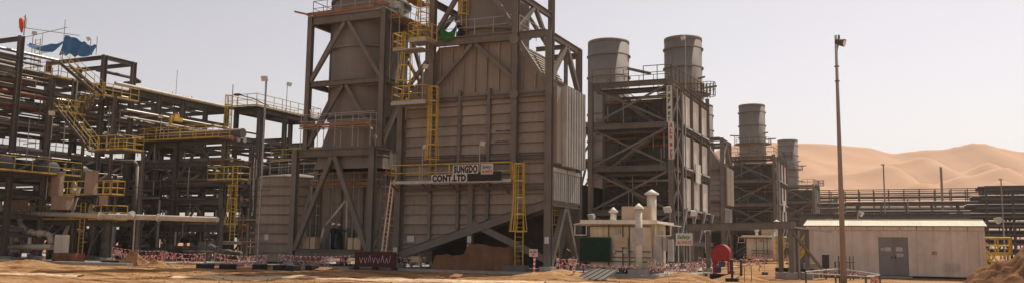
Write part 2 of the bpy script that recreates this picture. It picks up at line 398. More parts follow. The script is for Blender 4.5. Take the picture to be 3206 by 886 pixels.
def tape_fence(label, pts, dens=9, hang=0.35, posts=True, h=None, group=None, seed=1, tapes=2, post_m='galv', jitter=0.1, block=True, band=0.25):
    """red and white barrier tape strung between rods; loose ends hang from it"""
    rnd = random.Random(seed)
    t = T('barrier_tape', label, 'barrier tape', pts[0], group)
    b = MB(); tt = MB()
    for a, c in zip(pts, pts[1:]):
        a = V(a); c = V(c); ln = (c - a).length; d = (c - a) / ln; nrm = V((-d.y, d.x, 0))
        for q in range(tapes):
            dz0 = -q * band + rnd.uniform(-.05, .05); n = max(4, int(ln / .18)); prev = None
            for i in range(n + 1):
                u = i / n; p = a + (c - a) * u + V((0, 0, dz0 - 4 * u * (1 - u) * (.12 + .1 * q))) + nrm * .01 * q
                if prev is not None:
                    b.add([prev, p, p + V((0, 0, .05)), prev + V((0, 0, .05))], [(0, 1, 2, 3)], (i + q) % 2)
                prev = p
        for i in range(int(ln * dens)):
            u = rnd.random(); q = rnd.randrange(tapes)
            p = a + (c - a) * u + V((0, 0, -q * band - 4 * u * (1 - u) * .15)) + nrm * rnd.uniform(-jitter, jitter)
            L_ = hang * rnd.uniform(.4, 1.3); w = rnd.uniform(.018, .034); ang = rnd.uniform(-.5, .5); tw = rnd.uniform(-1, 1)
            wd = d * math.cos(tw) + nrm * math.sin(tw); dn = (V((0, 0, -1)) * math.cos(ang) + d * math.sin(ang)); seg = 3; col = rnd.randrange(2)
            for k in range(seg):
                p0 = p + dn * L_ * k / seg + nrm * rnd.uniform(-.02, .02); p1 = p + dn * L_ * (k + 1) / seg
                tt.add([p0 - wd * w, p0 + wd * w, p1 + wd * w, p1 - wd * w], [(0, 1, 2, 3)], (k + col) % 2)
        if posts:
            k = max(1, round(ln / 2.6))
            for i in range(k + 1 if c == V(pts[-1]) else k):
                p = a + (c - a) * i / k; g = V((p.x, p.y, -.15)); g.z = min(g.z, p.z - .2)
                pipe('post', t, g, V((p.x, p.y, p.z + .1)), .022, post_m, 12)
                if block:
                    blk('base_block', t, (p.x - .2, p.y - .14, g.z), (p.x + .2, p.y + .14, g.z + .18), 'concrete_dark')
    b.build('tape', ['tape_red', 'tape_white'], t)['kind'] = 'stuff'
    if tt.v: tt.build('loose_tape_ends', ['tape_red', 'tape_white'], t)['kind'] = 'stuff'
    return t
def elbow_pipe(name, parent, pts, r, m): return MB().path([V(p) for p in pts], r, 12).build(name, m, parent)
def scaffold(label, x0, x1, y0, y1, z0, levels, step=1.8, name='scaffold', plank_side='all', over=0.9):
    t = T(name, label, 'scaffold', ((x0 + x1) / 2, (y0 + y1) / 2, z0))
    nx = max(1, round((x1 - x0) / step)); top = levels[-1] + over
    for i in range(nx + 1):
        x = x0 + (x1 - x0) * i / nx
        for y in (y0, y1): pipe('standard', t, (x, y, z0), (x, y, top + random.uniform(-.2, .5)), .028, 'galv')
    for z in levels:
        for y in (y0, y1):
            for dz in (0, .5, 1.0):
                if z + dz < top + .2: pipe('ledger', t, (x0 - .25, y + .03, z + dz), (x1 + .25, y + .03, z + dz), .025, 'galv')
        for i in range(nx + 1):
            x = x0 + (x1 - x0) * i / nx; pipe('transom', t, (x, y0 - .2, z + .03), (x, y1 + .2, z + .03), .025, 'galv')
        k = max(2, int((y1 - y0) / .25))
        for i in range(k):
            y = y0 + (y1 - y0) * (i + .5) / k
            blk('board', t, (x0 - random.uniform(.05, .3), y - .11, z + .06), (x1 + random.uniform(.05, .3), y + .11, z + .10), 'plank')
        blk('toe_board', t, (x0 - .1, y0 - .06, z + .11), (x1 + .1, y0 - .02, z + .30), 'plank')
    return t

# ================================================================== THE SETTING
GZ = -0.15
TD = V((26, 8, 0)).normalized()            # direction of the vehicle track in front of the plant
def gnoise(x, y, s): return mnoise.noise(V((x * s, y * s, 3.7)))
def ground_h(x, y):
    u = x * TD.x + y * TD.y; w = -x * TD.y + y * TD.x
    far = max(0.0, min(1.0, (46 - y) / 6))
    h = 0.05 * gnoise(x, y, .35) + 0.03 * gnoise(x, y, 1.1)
    h += far * (0.10 * mnoise.noise(V((u * .10, w * .8, 1))) + 0.07 * mnoise.noise(V((u * .35, w * 2.2, 5))) + 0.045 * mnoise.noise(V((x * 1.7, y * 2.3, 8))))
    return GZ + h * (0.35 + 0.65 * far)
xs = np.concatenate([[-3000, -1200, -500, -250, -150, -110, -90], np.arange(-78, 20, .4), [24, 30, 40, 60, 100, 200, 500, 1200, 3000]])
ys = np.concatenate([[-1000, -300, -100, -30, 0, 8, 13], np.arange(17, 47, .17), np.arange(47, 66, .36), [70, 76, 85, 100, 130, 180, 260, 400, 700, 1300, 3000]])
gv = []; nx_ = len(xs)
for y in ys:
    for x in xs:
        near = -79 < x < 21 and 16 < y < 67
        gv.append((x, y, ground_h(x, y) if near else GZ))
gf = [(j * nx_ + i, j * nx_ + i + 1, (j + 1) * nx_ + i + 1, (j + 1) * nx_ + i) for j in range(len(ys) - 1) for i in range(nx_ - 1)]
me = bpy.data.meshes.new('ground'); me.from_pydata([tuple(map(float, v)) for v in gv], [], gf); me.materials.append(MATS['sand'])
me.polygons.foreach_set('use_smooth', [True] * len(gf))
struct(link(bpy.data.objects.new('ground', me)))

# pale compacted track running across the foreground
def strip(name, pts, wid, m, z=0.03, seg=60, rag=0.12):
    b = MB(); P = []
    for k in range(seg + 1):
        t = k / seg * (len(pts) - 1); i = min(int(t), len(pts) - 2); f = t - i
        P.append((pts[i][0] * (1 - f) + pts[i + 1][0] * f, pts[i][1] * (1 - f) + pts[i + 1][1] * f))
    v = []
    for k, (x, y) in enumerate(P):
        for j, s in enumerate((-.5, -.25, 0, .25, .5)):
            yy = y + s * wid * (1 + .5 * gnoise(x, 7, .13)) + (rag * gnoise(x, j, .9) if j in (0, 4) else 0)
            edge = 1 if j in (0, 4) else 0
            v.append((x - s * wid * .3, yy, ground_h(x - s * wid * .3, yy) + z - edge * (z + .05)))
    f = [(k * 5 + j, (k + 1) * 5 + j, (k + 1) * 5 + j + 1, k * 5 + j + 1) for k in range(seg) for j in range(4)]
    b.add(v, f, 0, True); return struct(b.build(name, m))
strip('track', [(-60, 22.0), (-40.2, 28.2), (-36.2, 29.3)], 0.9, 'sand_pale', .07, 80)
strip('track', [(-32.5, 31.4), (-26.1, 34.6), (-18.4, 36.2), (-13.5, 37.2), (-8, 39.5)], 1.0, 'sand_pale', .07, 120)

def pad(x0, x1, y0, y1, z=0.0, name='concrete_pad'):
    o = MB().box((x0, y0, -.5), (x1, y1, z)).build(name, 'concrete'); return struct(o)
pad(-49.5, -18.6, 48.4, 62, 0.0)
pad(-90, -49.7, 45.2, 70, -0.03)
pad(-17.9, -11.4, 47.6, 57, 0.02)
pad(-24, -13.4, 61.2, 82, -0.02)
pad(-7.0, 6.0, 60.2, 67, -0.10)

# dunes behind the plant, a real range 450 to 1000 m away
def lerp_profile(pr, u):
    if u <= pr[0][0]: return pr[0][1]
    for a, b in zip(pr, pr[1:]):
        if u <= b[0]:
            t = (u - a[0]) / (b[0] - a[0]); t = t * t * (3 - 2 * t); return a[1] + (b[1] - a[1]) * t
    return pr[-1][1]
RIDGES = [  # depth, near slope, far slope, crest profile (lateral metres -> height)
    (800, .44, .6, [(60, 0), (120, 60), (170, 88), (206, 101), (233, 105), (278, 104), (300, 104), (337, 103), (370, 98), (387, 100), (404, 102), (418, 103), (429, 106), (443, 110), (452, 110), (463, 106), (478, 102), (510, 96), (560, 88), (650, 98), (800, 80), (950, 70)]),
    (715, .40, .6, [(90, 0), (150, 50), (200, 76), (240, 84), (272, 74), (300, 66), (330, 80), (352, 86), (380, 74), (402, 82), (425, 70), (455, 86), (480, 88), (520, 74), (600, 82), (760, 70), (900, 40)]),
    (640, .37, .6, [(80, 0), (150, 44), (185, 60), (215, 50), (250, 62), (285, 68), (310, 52), (335, 60), (365, 68), (390, 54), (415, 64), (440, 54), (470, 66), (520, 60), (700, 50), (800, 30)]),
    (560, .34, .55, [(80, 0), (140, 30), (170, 40), (205, 46), (235, 36), (262, 48), (290, 40), (315, 50), (345, 38), (370, 46), (400, 50), (430, 38), (470, 48), (600, 34), (700, 18)]),
    (490, .30, .5, [(70, 0), (130, 22), (165, 30), (200, 24), (230, 33), (260, 25), (290, 34), (320, 28), (350, 34), (390, 26), (430, 34), (600, 26), (700, 18)]),
]
dv = []; us = np.linspace(0, 1000, 200); vs_ = np.linspace(380, 1080, 150)
for vv in vs_:
    for uu in us:
        h = -6.0; wob = 26 * mnoise.noise(V((uu * .008, vv * .004, 2)))
        for k, (d0, s0, s1, pr) in enumerate(RIDGES):
            d = vv - d0 - (wob if k else wob * .4) - 18 * math.sin(uu * .02 + k * 1.7); c = lerp_profile(pr, uu)
            if c <= 0.5: continue
            hh = c - (abs(d) * (s0 if d < 0 else s1)) ** 1.0 * (1 if abs(d) > 12 else abs(d) / 12)
            # smooth union of the ridges
            kk = 5.0; m_ = max(h, hh); h = m_ + kk * math.log(math.exp((h - m_) / kk) + math.exp((hh - m_) / kk)) - .6
        h += 2.6 * mnoise.noise(V((uu * .011 + vv * .006, vv * .018, 5))) + 1.2 * mnoise.noise(V((uu * .02, vv * .02, 0)))
        ramp = max(0, min(1, (vv - 385) / 70, (1075 - vv) / 60, uu / 40, (995 - uu) / 40)); h = h * ramp - 8 * (1 - ramp)
        p = rt0 * uu + fw0 * vv
        dv.append((p.x, p.y, h - 2))
nu = len(us)
df = [(j * nu + i, j * nu + i + 1, (j + 1) * nu + i + 1, (j + 1) * nu + i) for j in range(len(vs_) - 1) for i in range(nu - 1)]
me = bpy.data.meshes.new('dunes'); me.from_pydata(dv, [], df); me.materials.append(MATS['dune_sand']); me.polygons.foreach_set('use_smooth', [True] * len(df))
struct(link(bpy.data.objects.new('dunes', me)))

# ================================================================== TURBINE UNITS, four of them one behind the other
S = 58.5
ORD = ['nearest', 'second', 'third', 'farthest']
def drum_rings(t, c, r, zs, m='stack'):
    for z in zs:
        MB().lathe(c, [(r + .002, z - .07), (r + .2, z - .08), (r + .2, z + .08), (r + .002, z + .07)], 40, caps=False).build('flange_ring', m, t)
def square_to_round(c, hx, hy, z0, r, z1, n=32):
    b = MB(); v = []
    for i in range(n):
        q = 2 * math.pi * (i + .5) / n; cx, sy = math.cos(q), math.sin(q); k = 1 / max(abs(cx), abs(sy))
        v.append((c[0] + cx * k * hx, c[1] + sy * k * hy, z0))
    for i in range(n):
        q = 2 * math.pi * (i + .5) / n; v.append((c[0] + r * math.cos(q), c[1] + r * math.sin(q), z1))
    b.add(v, [(i, (i + 1) % n, n + (i + 1) % n, n + i) for i in range(n)]); return b
def plinth(t, x, y, s=.55, z1=.32, z0=-.1): return blk('plinth', t, (x - s, y - s, z0), (x + s, y + s, z1), 'concrete')

rnd = random.Random(21)
def tower_A(k):
    y = k * S; c = (-36.25, 53.3 + y)
    lab = ['huge brown round exhaust stack in braced steel frame, left of the company sign casing', 'grey round stack with one flange, left of the pair behind the safety banner tower',
           'round stack sliver showing just right of the bright-panelled tower', 'round stack hidden behind the stack with the ring platform'][k]
    t = T('exhaust_stack', lab, 'stack', (-36.6, 53.3 + y, 0), 'bypass stacks')
    MB().lathe(c, [(2.85, 10.2), (2.85, 29.9), (2.75, 29.9), (2.75, 22)], 48, caps=False).build('drum', 'stack', t)
    MB().lathe(c, [(2.854, 29.5), (2.88, 29.5), (2.88, 29.92), (2.854, 29.92)], 48, caps=False).build('lip_band', 'frame', t)
    drum_rings(t, c, 2.85, [10.7, 13.0, 15.9, 19.6, 24.8, 27.8], 'stack')
    for q in (math.radians(215), math.radians(150)):
        p = (c[0] + 2.9 * math.cos(q), c[1] + 2.9 * math.sin(q)); blk('drum_seam', t, (p[0] - .1, p[1] - .06, 10.8), (p[0] + .1, p[1] + .06, 29.7), 'frame')
    if k > 0 and k != 1: return t
    square_to_round(c, 3.0, 3.0, 6.9, 2.85, 10.2).build('transition_cone', 'stack', t)
    x0, x1, ya, yb = -40.2, -33.5, 50 + y, 56.4 + y
    for x in (x0, x1):
        for yy in (ya, yb):
            ibeam('column', t, (x, yy, .1), (x, yy, 8.35), .42, .42)
            plinth(t, x, yy, .42, .2)
    for yy in (ya, yb): ibeam('beam', t, (x0 + .22, yy, 8.05), (x1 - .22, yy, 8.05), .3, .55); ibeam('beam', t, (x0 + .22, yy, .86), (x1 - .22, yy, .86), .34, .5)
    for x in (x0, x1): ibeam('beam', t, (x, ya + .22, 8.05), (x, yb - .22, 8.05), .3, .55); ibeam('beam', t, (x, ya + .22, .86), (x, yb - .22, .86), .34, .5)
    xm = (x0 + x1) / 2; ym = (ya + yb) / 2
    for yy in (ya, yb):
        bar('brace', t, (xm - .12, yy, 7.75), (x0 + .25, yy, 1.15), .3, .34, 'frame'); bar('brace', t, (xm + .12, yy, 7.75), (x1 - .25, yy, 1.15), .3, .34, 'frame')
    for x in (x0, x1):
        bar('brace', t, (x, ym - .12, 7.75), (x, ya + .25, 1.15), .3, .34, 'frame'); bar('brace', t, (x, ym + .12, 7.75), (x, yb - .25, 1.15), .3, .34, 'frame')
    # upper frame round the drum
    X0, X1, YA, YB = -39.45, -33.0, 50.15 + y, 56.5 + y
    for x in (X0, X1):
        for yy in (YA, YB): ibeam('column', t, (x, yy, 8.36), (x, yy, 18.3), .38, .38)
    XM = (X0 + X1) / 2; YM = (YA + YB) / 2
    for z, h in ((13.15, .38), (17.95, .62)):
        for yy in (YA, YB): ibeam('beam', t, (X0 + .2, yy, z), (X1 - .2, yy, z), .3, h)
        for x in (X0, X1): ibeam('beam', t, (x, YA + .2, z), (x, YB - .2, z), .3, h)
    for lo, hi in ((8.6, 12.9), (13.4, 17.6)):
        for yy in (YA, YB):
            bar('brace', t, (XM - .15, yy, hi), (X0 + .2, yy, lo), .24, .26, 'frame'); bar('brace', t, (XM + .15, yy, hi), (X1 - .2, yy, lo), .24, .26, 'frame')
        for x in (X0, X1):
            bar('brace', t, (x, YM - .15, hi), (x, YA + .2, lo), .24, .26, 'frame'); bar('brace', t, (x, YM + .15, hi), (x, YB - .2, lo), .24, .26, 'frame')
    # corner decks at the head of the frame and their planks and rails
    MB().box((X0 - .1, YA - .1, 18.27), (X0 + 2.2, YB, 18.32)).box((X0 + 2.2, YA - .1, 18.27), (X1 + .1, YA + .6, 18.32)).box((X1 - .5, YA + .6, 18.27), (X1 + .1, YB, 18.32)).build('deck', 'galv', t)
    if k == 0:
        bar('board', t, (X0 - 1.3, YA - .3, 18.75), (X0 + .1, YA - .3, 18.35), .22, .12, 'plank')
        bar('board', t, (X0 - .2, YA - .25, 18.42), (X1 - .6, YA - .25, 18.52), .05, .24, 'plank')
        bar('board', t, (X1 - .7, YA - .3, 18.75), (X1 + .5, YA - .3, 18.45), .22, .2, 'plank')
        handrail(t, [(X0 + .1, YB - .3, 18.33), (X0 + .1, YA + .05, 18.33), (X1 - .1, YA + .05, 18.33), (X1 - .1, YB - .3, 18.33)], 'galv', 1.15, 1.3, .026)
    # casing behind the lower frame
    B0, B1 = -39.7, -33.9
    MB().box((B0, 52.6 + y, 1.12), (B1, 57 + y, 6.9)).build('casing', 'casing', t)
    for i in range(6):
        for j in range(5):
            w = (B1 - B0) / 6; h = 5.78 / 5
            blk('panel', t, (B0 + i * w + .03, 52.52 + y, 1.12 + j * h + .03), (B0 + (i + 1) * w - .03, 52.605 + y, 1.12 + (j + 1) * h - .03), 'casing')
    for i in range(7): blk('stiffener', t, (B0 + i * (B1 - B0) / 6 - .05, 52.4 + y, 1.12), (B0 + i * (B1 - B0) / 6 + .05, 52.53 + y, 6.9), 'frame')
    blk('floor_plate', t, (x0, ya - .1, 1.125), (x1, 52.4 + y, 1.165), 'dark_steel')
    return t

def tower_B(k):
    y = k * S; F = 50 + y
    lab = ['huge brown panelled duct casing carrying the company sign walkway and caged ladders', 'duct casing with flat side box, its stack the right one above the banner tower',
           'duct with tall stack and ring platform standing behind the second lattice tower', 'farthest duct with a smaller round stack in front of the dunes'][k]
    t = T('duct_casing', lab, 'duct casing', (-25.7, F, 0), 'duct casings with stack')
    c = (-25.75, 53.2 + y)
    # body
    zl = lambda x: .95 + (x + 31.2) * (4.35 - .95) / (31.2 - 20.3)
    MB().prism([(-31.15, zl(-31.15)), (-20.35, zl(-20.35)), (-20.35, 11.55), (-31.15, 11.55)], F + .44, F + 5.5).build('casing', 'casing', t)
    # sloped head of the duct
    x0, x1, xa, xb = -31.15, -20.35, -28.6, -22.9
    v = [(x0, F + .42, 11.56), (x1, F + .42, 11.56), (x1, F + 5.9, 11.56), (x0, F + 5.9, 11.56), (xa, F + .42, 15.1), (xb, F + .42, 15.1), (xb, F + 5.9, 15.1), (xa, F + 5.9, 15.1)]
    hd = MB().add(v, [(0, 1, 5, 4), (1, 2, 6, 5), (2, 3, 7, 6), (3, 0, 4, 7), (4, 5, 6, 7), (0, 3, 2, 1)]).build('duct_head', 'casing', t)
    for i in range(13):
        x = x0 + .1 + i * (x1 - x0 - .2) / 12
        zt = min(15.05, 11.6 + (x - x0) * 3.54 / (xa - x0), 11.6 + (x1 - x) * 3.54 / (x1 - xb))
        if zt > 11.9: blk('rib', t, (x - .045, F + .28, 11.8), (x + .045, F + .425, zt), 'casing')
    for i in range(1, 14):        # battens over the sloped right flank
        f = i / 14; px = xb + (x1 - xb) * f; pz = 15.1 + (11.56 - 15.1) * f
        bar('roof_batten', t, (px + .03, F + .5, pz + .03), (px + .03, F + 5.8, pz + .03), .16, .05, 'casing', ref=(.8, 0, .6))
    # lapped panels, bay by bay, cut off along the sloping belly
    BX = [-31.15, -28.95, -26.8, -24.6, -22.6, -20.35]; CH = .66
    for a, b in zip(BX, BX[1:]):
        z = .95; j = 0
        while z < 11.2:
            z1 = min(z + CH, 11.5)
            p = clip([(a + .12, z + .03), (b - .12, z + .03), (b - .12, z1 - .02), (a + .12, z1 - .02)], lambda xx, zz: zz - zl(xx) - .25)
            if len(p) >= 3 and max(q[1] for q in p) - min(q[1] for q in p) > .1:
                MB().prism(p, 0, F + .45, yf=lambda xx, zz: F + .41 - .15 * (z1 - zz) / CH).build('panel', 'casing', t)
            z += CH; j += 1
    # verticals
    ibeam('column', t, (-20.2, F, .3), (-20.2, F, 15.45), .44, .44); ibeam('column', t, (-31.3, F + .05, .3), (-31.3, F + .05, 11.85), .4, .4)
    ibeam('column', t, (-20.2, F + 5.55, .3), (-20.2, F + 5.55, 15.4), .38, .38); ibeam('column', t, (-31.3, F + 5.6, .3), (-31.3, F + 5.6, 11.8), .38, .38)
    for x, yy in ((-20.2, F), (-31.3, F + .05), (-20.2, F + 5.55), (-31.3, F + 5.6), (-25.75, F + .1)): plinth(t, x, yy, .42, .32)
    ibeam('column', t, (-25.75, F + .1, .3), (-25.75, F + .1, 5.6), .34, .3)
    for x in BX[1:4]:
        zb = zl(x) + .3
        blk('stiffener', t, (x - .11, F + .12, zb), (x + .11, F + .36, 11.95), 'frame')
    # main stack-frame columns
    for x in (-28.9, -22.6):
        ibeam('column', t, (x, F - .02, 11.7 if x < -25 else 5.9), (x, F - .02, 30 if k == 0 else 15.6), .4, .4); ibeam('column', t, (x, F + 6.25, 14.2), (x, F + 6.25, 30 if k == 0 else 15.6), .4, .4)
        MB().tube((x, F - .30, 15.0 if x > -25 else 14.3), (x, F - .24, 15.0 if x > -25 else 14.3), .32, 16).build('gusset', 'frame', t)
    MB().tube((-22.6, F - .30, 11.35), (-22.6, F - .24, 11.35), .32, 16).build('gusset', 'frame', t)
    for z in (7.3, 11.35):
        for a, b in zip(BX, BX[1:]): ibeam('beam', t, (a + .115, F + .2, z), (b - .23, F + .2, z), .28, .28)
    ibeam('beam', t, (-31.1, F + .16, 5.3), (-20.43, F + .16, 5.3), .2, .2)
    ibeam('beam', t, (-28.7, F, 15.35), (-22.82, F, 15.3), .3, .55); ibeam('beam', t, (-22.38, F, 15.3), (-20.43, F, 15.3), .3, .5)
    bar('brace', t, (-25.9, F + .05, 15.0), (-28.68, F + .05, 12.2), .2, .24, 'frame'); bar('brace', t, (-25.6, F + .05, 15.0), (-22.8, F + .05, 12.5), .2, .24, 'frame')
    bar('brace', t, (-22.4, F + .05, 14.9), (-20.4, F + .05, 11.9), .22, .3, 'frame')
    bar('brace', t, (-29.1, F + .05, 14.4), (-31.2, F + .05, 11.95), .2, .26, 'frame')
    bar('brace', t, (-31.1, F + .08, .82), (-20.4, F + .08, 4.2), .3, .46, 'frame')          # belly beam
    bar('brace', t, (-25.6, F + .12, 3.0), (-20.4, F + .12, .75), .26, .4, 'frame')
    bar('brace', t, (-25.4, F + 5.5, 3.6), (-20.4, F + 5.5, .9), .26, .34, 'frame'); bar('brace', t, (-31.1, F + 5.5, .9), (-25.9, F + 5.5, 3.4), .26, .34, 'frame')
    bar('brace', t, (-20.3, F + .3, 4.2), (-26, F + 5.3, 2.6), .2, .24, 'frame')
    # frame round the stack
    zz = [15.6, 20.4, 25.2, 29.8] if k == 0 else []
    for lo, hi in zip(zz, zz[1:]):
        for yy in (F - .02, F + 6.25):
            ibeam('beam', t, (-28.7, yy, hi), (-22.8, yy, hi), .28, .42)
            bar('brace', t, (-25.9, yy, hi - .2), (-28.68, yy, lo + .3), .26, .28, 'frame'); bar('brace', t, (-25.6, yy, hi - .2), (-22.8, yy, lo + .3), .26, .28, 'frame')
        for x in (-28.9, -22.6):
            ibeam('beam', t, (x, F + .2, hi - 2.2), (x, F + 6.05, hi - 2.2), .28, .42)
            bar('brace', t, (x, F + 2.95, hi - 2.4), (x, F + .25, lo + .1), .26, .28, 'frame'); bar('brace', t, (x, F + 3.25, hi - 2.4), (x, F + 6.0, lo + .1), .26, .28, 'frame')
    MB().lathe(c, [(2.5, 15.1), (2.5, 29.4), (2.4, 29.4), (2.4, 22)], 48, caps=False).build('drum', 'stack', t)
    MB().lathe(c, [(2.504, 28.95), (2.53, 28.95), (2.53, 29.42), (2.504, 29.42)], 48, caps=False).build('lip_band', 'frame', t)
    for q in range(7):
        aa = math.radians(200 + q * 24); px, py = c[0] + 2.5 * math.cos(aa), c[1] + 2.5 * math.sin(aa)
        pipe('plate_seam', t, (px, py, 23.1 if q % 2 else 25.4), (px, py, 25.2 if q % 2 else 27.8), .022, 'frame')
    drum_rings(t, c, 2.5, [16.3, 19.9, 23.0, 25.3, 27.9], 'stack')
    MB().box((-30.6, F + 3.6, .1), (-20.9, F + 5.2, 3.6)).build('lower_casing', 'dark_steel', t)
    # truss over the right flank
    ibeam('beam', t, (-20.2, F + .23, 15.2), (-20.2, F + 5.36, 15.2), .3, .4); ibeam('beam', t, (-20.2, F + .23, 12.05), (-20.2, F + 5.36, 12.05), .3, .5)
    ibeam('column', t, (-20.2, F + 2.95, 12.3), (-20.2, F + 2.95, 15.0), .22, .22)
    bar('brace', t, (-20.2, F + .3, 12.35), (-20.2, F + 2.8, 14.95), .3, .3, 'frame'); bar('brace', t, (-20.2, F + 3.1, 14.95), (-20.2, F + 5.3, 12.35), .3, .3, 'frame')
    ibeam('beam', t, (-22.4, F + 5.5, 14.9), (-20.4, F + 5.5, 14.9), .3, .4); ibeam('beam', t, (-22.4, F + 2.95, 15.0), (-20.35, F + 2.95, 15.0), .2, .3)
    # ribbed box on the right flank
    sb = MB().box((-20.34, F + .24, 6.9), (-19.75, F + 5.1, 11.8)).build('side_box', 'casing' if k == 0 else 'frame', t)
    n = 8
    for i in range(n if k == 0 else 2):
        a = F + 1.15 + i * (3.95 / n); b = a + 3.95 / n * .62
        if k: a = F + .3 + i * 2.4; b = a + 2.3
        q = MB(); X = -19.745; d = .3 if k == 0 else .1
        pr = [(X, a), (X + d, a + .07), (X + d, b - .07), (X, b)]
        v = [(px, py, 6.75 if k == 0 else 7) for px, py in pr] + [(px, py, 11.95 if k == 0 else 11.7) for px, py in pr]
        q.add(v, [(0, 1, 5, 4), (1, 2, 6, 5), (2, 3, 7, 6), (3, 0, 4, 7), (3, 2, 1, 0), (4, 5, 6, 7)]).build('panel_rib', 'rib_grey' if k == 0 else 'casing', t)
    for i in range(2):
        a = F + .3 + i * 2.65; b = a + 2.5
        MB().box((-20.3, a, 4.45), (-20.12, b, 6.6)).build('louvre_backing', 'frame', t)
        MB().box((-20.12, a, 6.35), (-20.02, b, 6.62)).box((-20.12, a, 4.45), (-20.03, a + .1, 6.34)).box((-20.12, b - .1, 4.45), (-20.03, b, 6.34)).build('louvre_frame', 'rib_grey', t)
        for j in range(6): blk('louvre_slat', t, (-20.12, a + .2 + j * .37, 4.5), (-20.0, a + .42 + j * .37, 6.3), 'rib_grey')
    ibeam('beam', t, (-20.15, F + .25, 4.28), (-20.15, F + 5.36, 4.28), .4, .3)
    bar('leg_brace', t, (-20.2, F + 2.75, 4.1), (-20.2, F + .35, .35), .34, .36, 'frame'); bar('leg_brace', t, (-20.2, F + 3.05, 4.1), (-20.2, F + 5.2, .35), .34, .36, 'frame')
    # handrail round the head
    handrail(t, [(-28.5, F + .05, 15.65), (-22.9, F + .05, 15.65)], 'galv', 1.1, 1.6, .024, False)
    handrail(t, [(-22.4, F + .1, 15.6), (-22.4, F + 5.8, 15.6)], 'galv', 1.1, 1.4, .024, False)
    if k == 0:
        # main walkway with the signs
        wy = F - 1.0
        MB().box((-31.3, wy, 5.68), (-22.4, F - .32, 5.74)).build('walkway_deck', 'galv', t)
        MB().box((-31.1, wy - .06, 5.60), (-22.35, wy - .005, 5.80)).build('walkway_edge', 'galv', t)
        for x in (-31.3, -28.9, -26.8, -24.6, -23.1): bar('bracket', t, (x, wy + .05, 5.6), (x, F + .3, 5.0), .08, .1, 'frame')
        handrail(t, [(-31.3, F - .4, 5.75), (-31.3, wy, 5.75), (-22.4, wy, 5.75), (-22.4, wy + .25, 5.75)], 'yellow', 1.12, 2.3, .034, False)
        ladder(t, -22.0, F - .45, .35, 6.9, (0, -1, 0), cage=(2.5, 6.75), flare=.2, w=.55)
        blk('ladder_footing', t, (-22.8, F - 1.3, -.1), (-21.2, F - .6, .38), 'concrete_dark')
        # upper left platform and ladders
        MB().box((-31.1, F - 1.5, 10.95), (-28.5, F - .2, 11.03)).build('platform_deck', 'galv', t)
        MB().box((-31.15, F - 1.56, 10.88), (-28.45, F - 1.505, 11.1)).build('platform_edge', 'galv', t)
        handrail(t, [(-31.1, F - .3, 11.04), (-31.1, F - 1.5, 11.04), (-28.5, F - 1.5, 11.04), (-28.5, F - .9, 11.04)], 'yellow', 1.12, 1.3, .034)
        ladder(t, -28.35, F - .55, 5.9, 12.2, (0, -1, 0), cage=(7.2, 12.1), flare=.12, w=.5)
        ladder(t, -30.6, F - .5, 11.1, 15.9, (0, -1, 0), cage=(12.6, 15.9), flare=.28, w=.5)
        MB().box((-31.3, F - 1.3, 14.72), (-29.0, F - .1, 14.8)).build('platform_deck', 'galv', t)
        MB().box((-29.7, F - 1.9, 15.05), (-28.3, F - .6, 15.22)).build('platform_deck', 'galv', t)
        handrail(t, [(-29.7, F - .6, 15.22), (-29.7, F - 1.9, 15.22), (-28.3, F - 1.9, 15.22), (-28.3, F - .5, 15.22)], 'yellow', 1.15, .7, .036)
        handrail(t, [(-31.3, F - .2, 14.8), (-31.3, F - 1.3, 14.8), (-30.3, F - 1.3, 14.8)], 'yellow', 1.15, .7, .034)
        ladder(t, -29.5, F - .3, 15.2, 24, (0, -1, 0), cage=(16.4, 24), flare=.2, w=.5)
        handrail(t, [(-29.6, F + .4, 15.3), (-29.6, F + 3, 15.3)], 'galv', 1.6, .8, .03, False)
        # small yellow ladder under the right flank, thin stack ladder
        ladder(t, -20.9, F + 3.1, .35, 4.9, (0, -1, 0), cage=(3.0, 4.9), flare=.1, w=.5)
        blk('ladder_footing', t, (-21.6, F + 2.6, -.1), (-20.0, F + 3.4, .36), 'concrete_dark')
        ladder(t, -26.9, F + .75, 15.6, 22, (0, -1, 0), cage=(17.3, 22), flare=.0, w=.4)
        for x, z, w in ((-30.4, 1.75, .55), (-31.3, .95, .35), (-25.75, 1.75, .3), (-25.75, 1.2, .3), (-20.2, 1.75, .3)):
            yy = F - .235 if abs(x + 20.2) < .1 or x < -31 else (F - .06 if x > -26 else F + .27)
            MB().box((x - w / 2, yy - .012, z), (x + w / 2, yy, z + .42)).build('notice', 'notice', t)
        text('stencil', t, 'FRAG CAGE', .16, 'ink_black', (-24.1, F + .275, 9.0), (1, 0, 0), 1.1, bold=.003)
        text('stencil', t, 'WITH WALL TIES', .16, 'ink_black', (-24.15, F + .275, 8.3), (1, 0, 0), 1.4, bold=.003)
    if k in (1, 2, 3):      # ring platform and davits on the stack
        z = 21.7
        pl = MB().lathe(c, [(2.55, z), (3.5, z), (3.5, z + .08), (2.55, z + .08)], 28, caps=False).build('ring_platform', 'frame', t)
        b = MB(); pp = [V((c[0] + 3.45 * math.cos(2 * math.pi * i / 20), c[1] + 3.45 * math.sin(2 * math.pi * i / 20), z + .08)) for i in range(21)]
        for a, d in zip(pp, pp[1:]):
            b.tube(a, a + V((0, 0, 1.1)), .035, 5)
            for hh in (.55, 1.1): b.tube(a + V((0, 0, hh)), d + V((0, 0, hh)), .035, 5)
        b.build('handrail', 'yellow' if k == 1 else 'galv', t)
